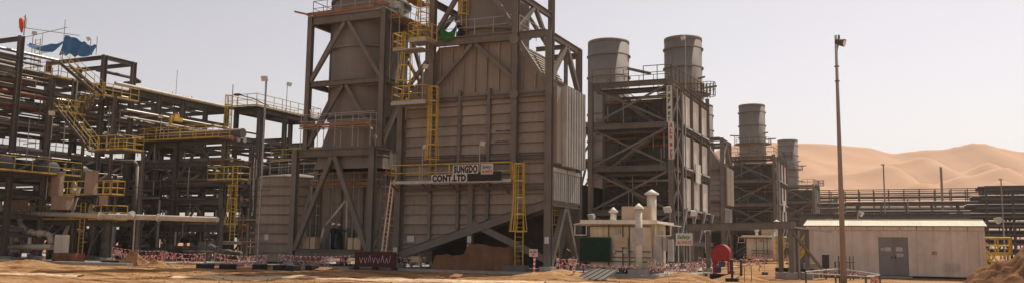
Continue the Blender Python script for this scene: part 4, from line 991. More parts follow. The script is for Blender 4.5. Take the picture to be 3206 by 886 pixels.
# ================================================================== THINGS ROUND THE TOWERS
tk = T('round_tank', 'brown banded round tank left of the tall stack frame', 'tank', (-44.2, 55.2, 0))
MB().lathe((-44.2, 55.2), [(3.0, .1), (3.0, 6.65), (2.9, 6.75), (.2, 7.1)], 48).build('shell', 'casing', tk)
for i in range(9): MB().lathe((-44.2, 55.2), [(3.001, .75 + i * .73), (3.07, .74 + i * .73), (3.05, .79 + i * .73), (3.001, .80 + i * .73)], 48, caps=False).build('hoop', 'frame', tk)
for i in range(9):      # lapped plate courses
    z = .1 + i * .73; MB().lathe((-44.2, 55.2), [(3.035, z + .02), (3.006, min(z + .63, 6.6))], 48, caps=False).build('plate_course', 'casing', tk)
MB().box((-44.6, 52.13, 1.75), (-44.2, 52.16, 2.2)).build('notice', 'notice', tk)
handrail(tk, [(-46, 54, 7.0), (-42.5, 53.2, 7.0)], 'galv', 1.0, 1.2, .025, False)

# scaffolds
sc1 = scaffold('tube scaffold with orange planks round the foot of the brown stack drum', -39.3, -33.3, 49.3, 50.0, 8.4, [9.75], 1.5)
sc2 = scaffold('tube scaffold lift with long orange plank behind the lower stack braces', -39.6, -34.0, 51.2, 51.9, 1.2, [5.7], 1.9)
sc3 = scaffold('narrow scaffold tower between the stack frame and the sign casing', -33.0, -31.9, 51.0, 52.2, 0, [2.4, 4.6, 6.4], 1.1)
sc4 = scaffold('scaffold tubes with planks up at the top of the brown stack frame', -32.6, -31.9, 50.4, 54.5, 13.0, [17.6, 19.4], .7)
wh = tag(sheet(lambda u, w: V((-38.45 + .75 * u + .25 * w, 49.1 - .1 * w, 11.1 - .75 * u * (1 - .2 * w) - .55 * w * (1 - u) + .05 * math.sin(9 * u + 4 * w))), 10, 6).build('white_cloth', 'tape_white'), 'white rag of sheeting tied to the scaffold by the stack drum', 'sheet')
ex = T('extension_ladder', 'long pale extension ladder standing up against the scaffold behind the red barrier', 'ladder', (-32, 49.3, 0))
for x0_, x1_ in ((-32.12, -31.86), (-31.78, -31.6)): bar('stile', ex, (x0_, 49.2, .02), (x1_, 49.9, 6.0), .07, .09, 'timber_pale')
for i in range(19):
    f = .3 / 6 + i * .3 / 6; bar('rung', ex, (-32.12 + .26 * f, 49.2 + .7 * f, 6 * f), (-31.78 + .18 * f, 49.2 + .7 * f, 6 * f), .03, .03, 'timber_pale')

# company sign boards on the walkway rail
sg = T('company_sign', 'white boards with black letters SUNGDO CONT.LTD tied to the walkway rail', 'sign', (-26.5, 48.9, 5.8))
sy = 48.9
u_ = MB().box((-26.5, sy - .03, 6.19), (-24.65, sy, 6.76)).build('upper_board', 'sign_white', sg); text('lettering', u_, 'SUNGDO', .62, 'ink_black', (-26.42, sy - .034, 6.27), (1, 0, 0), 1.72, bold=.036)
l_ = MB().box((-28.1, sy - .03, 5.66), (-25.45, sy, 6.17)).build('lower_board', 'sign_white', sg); text('lettering', l_, 'CONT.LTD', .56, 'ink_black', (-28.02, sy - .034, 5.73), (1, 0, 0), 2.5, bold=.034)
blk('black_backing', sg, (-25.4, sy - .02, 5.7), (-22.98, sy, 6.3), 'ink_black')
def safety_sign(label, x0, x1, y, z0, z1, post=None):
    t = T('safety_sign', label, 'sign', ((x0 + x1) / 2, y, z0))
    bd = MB().box((x0, y - .03, z0), (x1, y, z1)).build('board', 'sign_white', t); h = z1 - z0; w = x1 - x0
    text('lettering', bd, 'Safety', h * .42, 'ink_green', (x0 + w * .08, y - .034, z0 + h * .56), (1, 0, 0), w * .8, shear=.25, bold=.006)
    text('lettering', bd, 'ALWAYS', h * .38, 'ink_red', (x0 + w * .07, y - .034, z0 + h * .12), (1, 0, 0), w * .86, shear=.1, bold=.006)
    if post:
        for q in post: pipe('post', t, (q, y + .05, -.1), (q, y + .05, z1 + .05), .04, 'galv')
    return t
safety_sign('square white Safety Always board at the right of the company sign', -24.45, -23.58, 48.9, 6.12, 6.8)
safety_sign('white Safety Always board on posts right of the pale hut', -13.4, -12.3, 55.5, 1.75, 2.55, (-13.25, -12.5))
# vertical banner on the lattice tower
bn = T('safety_banner', 'tall vertical banner, green Safety above red Always, on the lattice tower corner', 'banner', (-15.6, 63.0, 8.2))
c1 = MB().box((-15.82, 62.96, 11.0), (-15.40, 63.0, 13.8)).build('upper_cloth', 'sign_white', bn); c2 = MB().box((-15.70, 62.95, 8.2), (-15.28, 62.99, 11.03)).build('lower_cloth', 'sign_white', bn)
for i, ch in enumerate('SafetY'): text('letter', c1, ch, .48, 'ink_green', (-15.74, 62.955, 13.38 - i * .46), (1, 0, 0), .24, bold=.016, shear=.15)
for i, ch in enumerate('ALWayS'): text('letter', c2, ch, .48, 'ink_red', (-15.62, 62.945, 10.58 - i * .46), (1, 0, 0), .24, bold=.016, shear=.15)

# floodlights
floodlight('floodlight on short mast at the upper yellow platform of the sign casing', (-28.75, 48.55, 11.04), 2.35, (.9, -.4, 0), sc=.8, r=.03)
floodlight('floodlight on short mast at the left end of the sign walkway', (-28.85, 48.95, 5.75), 2.3, (.9, -.4, 0), sc=.8, r=.03)
floodlight('floodlight on short mast between company sign and safety sign', (-24.6, 48.95, 5.75), 2.35, (.9, -.4, 0), sc=.8, r=.03)
floodlight('floodlight on the tallest thin pole left of the brown stack', (-44.7, 51.6, 0), 14.2, (.3, -1, 0), sc=1.0, r=.075)
floodlight('floodlight on a thin mast above the yellow platform beside the stack', (-57.4, 69.5, 14.9), 2.9, (1, -.2, 0), sc=1.0)
floodlight('floodlight facing down on a short pole in front of the pale pipe', (-51.1, 45.6, -.1), 3.6, (-.4, -1, 0), sc=1.1, r=.05, tilt=-1.2)
floodlight('floodlight on scaffold tube left of the blue tarpaulin', (-70.6, 50.4, 15.75), 4.2, (1, -.3, 0), sc=.8)
floodlight('floodlight at the right end of the blue tarpaulin', (-63.0, 50.3, 17.4), 1.3, (-.6, -.8, 0), sc=.8)
floodlight('floodlight on the rack bent below the orange actuator', (-61.3, 56.9, 10.4), 2.4, (.6, -.8, 0), sc=.8)
floodlight('floodlight low on the left rack above the vessels', (-60.5, 45.4, 9.3), 2.1, (.6, -.8, 0), sc=.9)
floodlight('floodlight on the lattice tower roof edge beside the left grey stack', (-19.4, 63.6, 14.6), .9, (.7, -.7, 0), sc=.8)
floodlight('floodlight on a tall rod in front of the right grey stack', (-15.2, 66.8, 14.6), 3.7, (-.6, -.7, 0), sc=.8)
floodlight('round floodlight bracketed to the tower corner right of the tall hut vent', (-15.05, 60.6, 3.4), .9, (-.3, -1, 0), sc=1.1)
floodlight('floodlight on bracket behind the Safety Always post sign', (-13.8, 62.4, 2.4), 1.7, (.5, -1, 0), sc=1.0)
floodlight('floodlight low under the knee braces of the lattice tower', (-14.9, 72, 1.2), 1.9, (.6, -.8, 0), sc=1.0)
floodlight('floodlight at the left roof corner of the pale hut', (-18.9, 55.2, 2.2), 1.4, (-.5, -.8, 0), sc=1.0)
floodlight('floodlight on a mast behind the right end of the white shed', (6.9, 72, 0), 3.9, (-1, -.2, 0), sc=1.2, r=.04)
floodlight('small floodlight peeping over the white shed roof near the pole', (-2.9, 70, 0), 4.3, (1, -.35, 0), sc=.9, r=.04)

# red barrier with painted marks
rb = T('red_barrier', 'dark red steel barrier with white painted scrawl in front of the stack', 'barrier', (-31.9, 48.0, 0))
MB().box((-33.3, 47.95, .06), (-30.1, 48.05, 1.08)).build('panel', 'red_dark', rb)
for x in (-33.2, -31.7, -30.2): MB().box((x - .06, 47.7, -.1), (x + .06, 48.3, .06)).build('foot', 'red_dark', rb)
b = MB(); rr_ = random.Random(4); x = -32.9
while x < -30.4:
    k = rr_.random(); zb = .35 + rr_.uniform(-.05, .05); hh = rr_.uniform(.3, .5)
    if k < .35: b.bar((x, 47.94, zb + hh), (x + .12, 47.94, zb), .012, .022, ref=(1, 0, 0)); b.bar((x + .12, 47.94, zb), (x + .24, 47.94, zb + hh), .012, .022, ref=(1, 0, 0)); x += .34
    elif k < .7: b.bar((x, 47.94, zb), (x + .1, 47.94, zb + hh), .012, .022, ref=(1, 0, 0)); x += .2
    else: b.bar((x, 47.94, zb), (x + .12, 47.94, zb + hh), .012, .022, ref=(1, 0, 0)); b.bar((x + .12, 47.94, zb + hh), (x + .22, 47.94, zb), .012, .022, ref=(1, 0, 0)); x += .32
b.build('painted_scrawl', 'tape_white', rb)

# heap under a brown tarpaulin
def heap(label, x0, x1, y0, y1, prof, m, name, cat, seed=1, amp=.12):
    nu, nv = 44, 16; b = MB(); v = []
    for j in range(nv + 1):
        for i in range(nu + 1):
            u = i / nu; w = j / nv; hx = lerp_profile(prof, u); sh = max(0, math.sin(math.pi * min(1, max(0, w)))) ** .22
            e = min(1, min(u, 1 - u) * 14); z = hx * sh * e
            z += amp * z * (mnoise.noise(V((u * 9 + seed, w * 4, 0))) + .6 * mnoise.noise(V((u * 23, w * 9, seed))))
            v.append((x0 + (x1 - x0) * u + .1 * mnoise.noise(V((u * 6, w * 6, 9))), y0 + (y1 - y0) * w, z - .02))
    f = [(j * (nu + 1) + i, j * (nu + 1) + i + 1, (j + 1) * (nu + 1) + i + 1, (j + 1) * (nu + 1) + i) for j in range(nv) for i in range(nu)]
    return tag(b.add(v, f, 0, True).build(name, m), label, cat)
def draped(u, w):
    """tarpaulin over stacked goods: front foot -> front edge -> back edge -> back foot"""
    x = -28.0 + 5.7 * u; top = lerp_profile([(0, .85), (.3, .92), (.40, 1.0), (.47, 1.62), (.62, 1.6), (.75, 1.45), (.93, 1.5), (1, 1.25)], u)
    fold = .10 * math.sin(26 * u + 2 * math.sin(9 * u)) + .07 * mnoise.noise(V((u * 30, 0, 2)))
    if w < .4: f = w / .4; y, z = 48.75 + .25 * f + fold * (1 - f * .6), top * f ** .9
    elif w < .7: f = (w - .4) / .3; y, z = 49.0 + 1.6 * f, top + .06 * math.sin(5 * f + 11 * u)
    else: f = (w - .7) / .3; y, z = 50.6 + .3 * f, top * (1 - f)
    e = min(1, min(u, 1 - u) * 30)
    return V((x + .05 * mnoise.noise(V((u * 20, w * 9, 5))), y, max(.0, z * (.25 + .75 * e) + .07 * mnoise.noise(V((u * 17, w * 12, 7))))))
tag(sheet(draped, 90, 30).build('tarp_heap', 'brown_tarp'), 'long heap covered with rust-brown tarpaulin under the sloping duct belly', 'heap')
wk = T('worktable', 'small pale trestle with jars beside the brown tarpaulin heap', 'trestle', (-29.3, 49.2, 0))
MB().box((-29.7, 49.0, .42), (-28.9, 49.4, .5)).box((-29.6, 49.05, .5), (-29.0, 49.3, .8)).build('top', 'cream', wk)
for x in (-29.65, -28.95): blk('leg', wk, (x - .03, 49.05, 0), (x + .03, 49.35, .42), 'galv')

# barrier tape lines
tape_fence('tangled barrier tape in front of the skid and bridge, left of the round tank', [(-53.2, 45.6, 1.0), (-48.5, 46.2, .8), (-45.4, 46.9, .75)], 22, .42, seed=2, tapes=2, group=None)
tape_fence('barrier tape along the pad edge in front of the round tank', [(-44.8, 47.2, .75), (-40.4, 47.6, .7)], 18, .4, seed=3, tapes=2)
tape_fence('barrier tape below the platform with the two workers', [(-39.8, 48.1, .75), (-33.6, 48.2, .8)], 12, .35, seed=4, tapes=2)
tape_fence('short barrier tape pieces at the far left by the skid foot', [(-70, 44.3, .55), (-64.2, 44.5, .5)], 7, .35, seed=5, tapes=1)
tape_fence('barrier tape under the duct belly left of the tarpaulin heap', [(-31.0, 49.2, .72), (-28.6, 49.2, .7)], 7, .35, seed=6, tapes=1)
tape_fence('barrier tape bunch at the corner foot of the sign casing', [(-19.0, 48.4, .9), (-17.8, 48.2, .95)], 18, .5, seed=7, tapes=2)
tape_fence('barrier tape strung low across the front of the pale hut', [(-17.6, 48.0, .62), (-13.7, 47.9, .6)], 6, .28, seed=8, tapes=1, block=False)
tape_fence('dense barrier tape right of the pale hut towards the sign posts', [(-13.4, 48.6, .75), (-11.5, 55, .75)], 18, .35, seed=9, tapes=2)
tape_fence('barrier tape behind the red hose cabinet', [(-13.0, 60.5, .9), (-8.5, 60.5, .85)], 11, .4, seed=10, tapes=2)
tape_fence('barrier tape in front of the small distant hut', [(-16.8, 103, .9), (-9.5, 103, .9)], 10, .5, seed=12, tapes=2)
# pipe rail with tape round the light pole
pf = T('pipe_rail', 'low grey pipe rail with hanging red and white tape round the light pole', 'rail', (-2.7, 46, GZ))
for a, c in (((-4.4, 45.4, .5), (-3.0, 48.4, .62)), ((-3.0, 48.4, .62), (-1.0, 46.4, .42)), ((-4.4, 45.4, .42), (-1.2, 45.0, .34)), ((-1.6, 45.1, .36), (-1.0, 46.4, .4))): pipe('rail', pf, a, c, .035, 'galv')
for x, yy, z in ((-4.4, 45.4, .52), (-3.0, 48.4, .95), (-1.6, 45.1, .42), (-1.0, 46.4, .45), (-3.2, 48.5, 1.0)): pipe('post', pf, (x, yy, -.2), (x, yy, z), .045, 'rack_steel')
tt = MB(); rr_ = random.Random(8)
for i in range(28):
    s_ = rr_.choice([((-4.4, 45.4, .5), (-3.0, 48.4, .62)), ((-1.6, 45.1, .36), (-1.0, 46.4, .4)), ((-3.0, 48.4, .62), (-1.0, 46.4, .42)), ((-1.7, 45.1, .36), (-1.0, 46.4, .4))]); p = V(s_[0]).lerp(V(s_[1]), rr_.random()); L_ = rr_.uniform(.15, .42); w = .03; tw = rr_.uniform(-1, 1); wd = V((math.cos(tw), math.sin(tw), 0)) * w
    for k in range(3):
        p0 = p + V((rr_.uniform(-.03, .03), 0, -L_ * k / 3)); p1 = p + V((rr_.uniform(-.03, .03), 0, -L_ * (k + 1) / 3)); tt.add([p0 - wd, p0 + wd, p1 + wd, p1 - wd], [(0, 1, 2, 3)], (k + i) % 2)
tt.build('loose_tape_ends', ['tape_red', 'tape_white'], pf)['kind'] = 'stuff'

# access signs on striped posts
def access_sign(label, x, y, h, w, z0=-.2):
    t = T('access_sign', label, 'sign', (x, y, z0)); n = 10
    for i in range(n): pipe('post_band', t, (x + (i) * .004, y, z0 + (h - z0) * i / n), (x + (i + 1) * .004, y, z0 + (h - z0) * (i + 1) / n), .06, 'tape_red' if i % 2 else 'tape_white')
    bd = MB().box((x - w / 2, y - .09, h - .02), (x + w / 2, y - .06, h + w * .8)).build('board', 'sign_white', t)
    text('lettering', bd, 'ACCESS', w * .42, 'ink_red', (x - w * .42, y - .094, h + w * .36), (1, 0, 0), w * .84, bold=.008); text('lettering', bd, 'ONLY', w * .2, 'ink_black', (x - w * .2, y - .094, h + w * .1), (1, 0, 0), w * .4, bold=.004)
access_sign('red ACCESS board on striped post in front of the corner column', -19.0, 44.9, 1.02, .5); access_sign('smaller red ACCESS board on striped post beside the tilted metal sheet', -16.05, 43.4, .62, .4)
# tilted metal sheet, boards on the ground
ms = T('metal_sheet', 'tilted grey ribbed metal sheet lying on the sand in front of the hut', 'metal sheet', (-14.8, 43, GZ))
a0, a1, a2, a3 = V((-15.9, 43.0, -.1)), V((-14.0, 42.4, -.12)), V((-13.7, 44.0, .36)), V((-15.3, 44.6, .42)); nn = (a1 - a0).cross(a3 - a0).normalized() * .03
MB().add([a0, a1, a2, a3, a0 + nn, a1 + nn, a2 + nn, a3 + nn], [(3, 2, 1, 0), (4, 5, 6, 7), (0, 1, 5, 4), (1, 2, 6, 5), (2, 3, 7, 6), (3, 0, 4, 7)]).build('plate', 'sheet_grey', ms)
for f in (.08, .3, .52, .74, .95): bar('rib', ms, a0.lerp(a1, f) + nn * 1.5, a3.lerp(a2, f) + nn * 1.5, .08, .06, 'dark_steel', ref=nn)
for x, yy, w, l, a in ((-33.3, 44.5, .9, .5, .2), (-24.2, 43.6, .3, .25, .5), (-21.5, 40.2, .4, .2, .3)):
    MB().add([(x - w, yy, -.1), (x + w, yy - a, -.1), (x + w * .9, yy + l, .03), (x - w * .8, yy + l + a, .05), (x - w, yy, -.07), (x + w, yy - a, -.07), (x + w * .9, yy + l, .06), (x - w * .8, yy + l + a, .08)],
             [(0, 1, 2, 3), (7, 6, 5, 4), (0, 4, 5, 1), (1, 5, 6, 2), (2, 6, 7, 3), (3, 7, 4, 0)]).build('board_scrap', 'plank')
lbs = ['pale board lying on the sand in front of the red barrier', 'small pale board scrap lying in the shade by the pad', 'tiny board scrap on the lit sand below the sign casing']
for o, l in zip([o for o in COL.objects if o.name.startswith('board_scrap')], lbs): tag(o, l, 'board')

# sand mounds
def mound(label, cx, cy, rx, ry, h, seed, m='sand_heap', z=-.22, n=46, rough=.22, name='sand_mound'):
    v = []
    for j in range(n + 1):
        for i in range(n + 1):
            a = (i / n - .5) * 2; c = (j / n - .5) * 2; r = math.hypot(a, c); q = max(0, 1 - r)
            s = q * q * (3 - 2 * q) * .45 + q * .55
            x = cx + a * rx; y = cy + c * ry
            z_ = h * s * (1 + rough * 1.3 * mnoise.noise(V((a * 2.6 + seed, c * 2.6, 0)))) + h * rough * .35 * mnoise.noise(V((x * 1.9, y * 1.9, seed))) * min(1, q * 5) + .12 * rough * mnoise.noise(V((x * 5, y * 5, seed))) * min(1, q * 5)
            v.append((x, y, z + z_ - (.1 if q == 0 else 0)))
    f = [(j * (n + 1) + i, j * (n + 1) + i + 1, (j + 1) * (n + 1) + i + 1, (j + 1) * (n + 1) + i) for j in range(n) for i in range(n)]
    return tag(MB().add(v, f, 0, True).build(name, m), label, 'sand mound')
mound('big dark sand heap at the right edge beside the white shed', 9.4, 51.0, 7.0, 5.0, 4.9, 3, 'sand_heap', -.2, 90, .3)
mound('low lit sand mound at the corner column foot by the access sign', -17.2, 43.6, 3.4, 3.6, .55, 5, 'sand')
mound('lit sand mound in front of the hut pad corner', -10.6, 45.5, 2.4, 3.0, .55, 8, 'sand')
mound('pointed sand pile among the tape posts left of the pipe bridge', -49.8, 44.6, 1.5, 1.2, 1.1, 9, 'sand', rough=.3)
mound('flat sand pile right of the pointed pile by the pad edge', -46.6, 43.6, 1.7, 1.0, .55, 12, 'sand', rough=.3)
mound('low sand drift at the far left in front of the kerb', -55.5, 40.6, 5, 1.2, .4, 14, 'sand')
mound('low sand bank below the right end of the hut pad', -8.2, 49.0, 2.2, 2.2, .45, 17, 'sand')

# wooden and steel trestles / blocks on the left
for i, (x, yy, w, l) in enumerate(((-51.3, 44.0, 1.1, 'dark concrete block table with pale top beside the pointed sand pile'), (-41.0, 42.4, .8, 'dark block with pale cap, left of a pair on the shaded sand'), (-39.2, 42.5, .75, 'dark block, right of a pair on the shaded sand'),
                               (-37.8, 43.9, .6, 'dark block below the round tank'), (-35.9, 43.6, .55, 'dark block nearest the camera below the stack frame'), (-34.6, 43.2, .6, 'dark block leaning next to the nearest block'), (-34.2, 44.6, .5, 'dark block below the pale crate'))):
    w *= .55; t = T('ballast_block', l, 'block', (x, yy, GZ)); blk('body', t, (x - w, yy - .35, -.3), (x + w, yy + .35, .16), 'rubber'); blk('cap', t, (x - w + .02, yy - .33, .163), (x + w - .02, yy + .33, .2), 'concrete' if i < 2 else 'concrete_dark'); blk('lifting_lug', t, (x - .05, yy - .05, .203), (x + .05, yy + .05, .28), 'galv')

# ---------------------------------------------------------------- workers' platform
for nm, x, s_, l in (('left', -39.0, 1, 'cream steel box with tall pointed fin, left of the two workers'), ('right', -35.3, -1, 'cream steel box with tall pointed fin, right of the two workers')):
    t = T('cream_box', l, 'box', (x, 50.75, 1.17)); blk('body', t, (x - .42, 50.5, 1.17), (x + .42, 51.1, 2.0), 'cream')
    xf = x - s_ * .55
    MB().prism([(xf - .14, 1.17), (xf + .14, 1.17), (xf + .1, 2.2), (xf + .03 * s_, 2.75), (xf - .12, 1.8)], 50.5, 50.62).build('fin', 'cream', t)
    blk('strap', t, (x - s_ * .05 - .03, 50.48, 1.17), (x - s_ * .05 + .03, 50.497, 2.0), 'dark_steel')
dv_ = T('pipe_strut', 'bent pale pipe strut leaning like an inverted V above the workers', 'pipe', (-37, 51.3, 1.17))
MB().path([V((-38.7, 51.3, 1.5)), V((-38.4, 51.3, 2.7)), V((-36.55, 51.3, 4.7))], .1, 10).build('diagonal_leg', 'pipe_pale', dv_)
MB().path([V((-36.45, 51.3, 4.7)), V((-36.42, 51.3, 1.17))], .09, 10).build('upright_leg', 'pipe_pale', dv_)
mc = T('machine_casing', 'dark machine parts behind the two workers on the platform', 'machine', (-37, 51.6, 1.17))
for x, w, h in ((-38.1, .5, 1.3), (-37.4, .35, 1.7), (-36.2, .45, 1.4), (-35.8, .3, .9)): b = MB(); b.box((x - w / 2, 51.5, 1.17), (x + w / 2, 52.0, 1.17 + h * .6)).tube((x, 51.75, 1.17 + h * .5), (x, 51.75, 1.17 + h), w * .35, 12); b.build('unit', 'vessel', mc)

def person(label, loc, yaw, arms, lean=0.0, crouch=False, h=1.74, seed=0):
    """one skinned body, feet at loc; arms = two chains of (elbow, wrist) in body coordinates (x right, y forward)"""
    k = h / 1.74
    J = {'pel': (0, 0, .95), 'sp': (0, .01 + lean * .15, 1.15), 'ch': (0, .0 + lean * .4, 1.36), 'nk': (0, .01 + lean * .55, 1.50), 'hd0': (0, .03 + lean * .6, 1.57), 'hd1': (0, .035 + lean * .64, 1.66), 'hd2': (0, .03 + lean * .66, 1.72)}
    rad = {'pel': (.165, .125), 'sp': (.155, .115), 'ch': (.185, .125), 'nk': (.058, .06), 'hd0': (.066, .078), 'hd1': (.078, .096), 'hd2': (.058, .07)}
    E_ = [('pel', 'sp'), ('sp', 'ch'), ('ch', 'nk'), ('nk', 'hd0'), ('hd0', 'hd1'), ('hd1', 'hd2')]
    for s, nm in ((-1, 'L'), (1, 'R')):
        kn = (.11 * s, .02, .5); 
        J['hip' + nm] = (.095 * s, 0, .86); J['kn' + nm] = kn; J['an' + nm] = (.12 * s, -.02, .09); J['toe' + nm] = (.135 * s, .16, .045)
        rad['hip' + nm] = (.092, .1); rad['kn' + nm] = (.063, .065); rad['an' + nm] = (.045, .05); rad['toe' + nm] = (.045, .035)
        E_ += [('pel', 'hip' + nm), ('hip' + nm, 'kn' + nm), ('kn' + nm, 'an' + nm), ('an' + nm, 'toe' + nm)]
        el, wr = arms[0 if s < 0 else 1]
        J['sh' + nm] = (.19 * s, lean * .45, 1.42); J['el' + nm] = el; J['wr' + nm] = wr
        d = (V(wr) - V(el)).normalized(); J['pm' + nm] = tuple(V(wr) + d * .08)
        rad['sh' + nm] = (.068, .068); rad['el' + nm] = (.048, .048); rad['wr' + nm] = (.034, .03); rad['pm' + nm] = (.040, .02)
        E_ += [('ch', 'sh' + nm), ('sh' + nm, 'el' + nm), ('el' + nm, 'wr' + nm), ('wr' + nm, 'pm' + nm)]
    names = list(J); me = bpy.data.meshes.new('sk'); me.from_pydata([J[n_] for n_ in names], [(names.index(a), names.index(b)) for a, b in E_], [])
    tmp = bpy.data.objects.new('sk', me); COL.objects.link(tmp)
    md = tmp.modifiers.new('Skin', 'SKIN'); md.use_smooth_shade = True; sv = me.skin_vertices[0].data
    for i, n_ in enumerate(names): sv[i].radius = rad[n_]; sv[i].use_root = (n_ == 'pel')
    tmp.modifiers.new('Sub', 'SUBSURF').levels = 2
    dg = bpy.context.evaluated_depsgraph_get(); body = bpy.data.meshes.new_from_object(tmp.evaluated_get(dg)); bpy.data.objects.remove(tmp)
    b = MB(); b.add([v.co.copy() for v in body.vertices], [tuple(p.vertices) for p in body.polygons], 0, True)
    for i, p in enumerate(body.polygons):       # jacket, trousers, boots, skin
        z = p.center.z; x = abs(p.center.x)
        b.m[i] = 1 if .12 < z < .93 and x < .2 else (3 if z <= .12 else (2 if z > 1.5 and x < .12 else 0))
    for s, nm in ((-1, 'L'), (1, 'R')):
        w = V(J['wr' + nm]); pm = V(J['pm' + nm]); d = (pm - w).normalized(); sd = d.cross(V((0, 1, 0)))
        sd = sd.normalized() if sd.length > .1 else V((1, 0, 0)); nd = d.cross(sd)
        b.ball(tuple(pm - d * .01), .045, 2, 8, (1, .6, 1.1))
        for q, L_ in ((-.03, .065), (-.01, .078), (.01, .074), (.03, .06)):
            r0 = pm + sd * q; m1 = r0 + d * L_ * .55 + nd * .008; b.tube(r0, m1, .0095, 6, 2); b.tube(m1, m1 + (d * .6 + nd * .8).normalized() * L_ * .5, .0085, 6, 2)
        r0 = w + d * .03 + sd * -.035; m1 = r0 + (d * .5 - sd * .8).normalized() * .04; b.tube(r0, m1, .011, 6, 2); b.tube(m1, m1 + d * .03, .0095, 6, 2)
    hc = V(J['hd1'])
    b.ball((0, hc.y + .095, hc.z - .03), .018, 2, 6, (.8, 1, 1.3))
    for s in (-1, 1): b.ball((.032 * s, hc.y + .083, hc.z), .011, 4, 6); b.ball((.082 * s, hc.y - .005, hc.z - .015), .024, 2, 6, (.4, .8, 1.2))
    b.tube((-.022, hc.y + .084, hc.z - .07), (.022, hc.y + .084, hc.z - .07), .005, 5, 4)
    R = Matrix.Rotation(yaw, 4, 'Z'); L0 = V(loc)
    b.v = [tuple(L0 + R @ (V(p) * k)) for p in b.v]
    o = b.build('person', ['jacket', 'jeans', 'skin', 'boot', 'ink_black'])
    tag(o, label, 'person')
    hm = MB(); c = V((0, hc.y - .01, hc.z + .045))
    hm.lathe((0, 0), [(.165, 0), (.135, .012), (.128, .05), (.105, .1), (.06, .135), (.01, .145)], 18)
    hm.add([(-.11, .10, .0), (.11, .10, .0), (.08, .19, -.012), (-.08, .19, -.012), (-.11, .10, .012), (.11, .10, .012), (.08, .19, 0), (-.08, .19, 0)], [(3, 2, 1, 0), (4, 5, 6, 7), (0, 1, 5, 4), (1, 2, 6, 5), (2, 3, 7, 6), (3, 0, 4, 7)])
    hm.v = [tuple(L0 + R @ ((V(p) + c) * k)) for p in hm.v]
    hm.build('hard_hat', 'helmet', o)
    return o
person('worker in dark jacket and white hard hat standing, left of two', (-37.2, 50.75, 1.165), math.radians(-14), [((-.27, .03, 1.16), (-.22, .18, .98)), ((.27, .06, 1.15), (.2, .22, 1.02))], h=1.78)
person('worker in dark jacket and white hard hat reaching right to the strut', (-36.72, 50.8, 1.165), math.radians(10), [((-.27, .05, 1.15), (-.2, .2, 1.05)), ((.40, .12, 1.28), (.50, .30, 1.42))], h=1.74)
person('worker in white hard hat bending beside the green sheet on the casing roof', (-26.95, 50.45, 15.12), math.radians(60), [((-.26, .3, 1.12), (-.2, .5, 1.0)), ((.26, .3, 1.12), (.2, .5, 1.0))], lean=.5, h=1.7)
gsh = tag(sheet(lambda u, w: V((-28.25 + 1.2 * u, 49.93 - .12 * w, 16.35 - .32 * math.sin(math.pi * u) + .15 * (u > .95) - .72 * w + .06 * math.sin(8 * u + 3 * w))), 14, 8).build('green_sheet', 'green_sheet'), 'bright green sheet hung on the rail beside the brown drum', 'sheet')

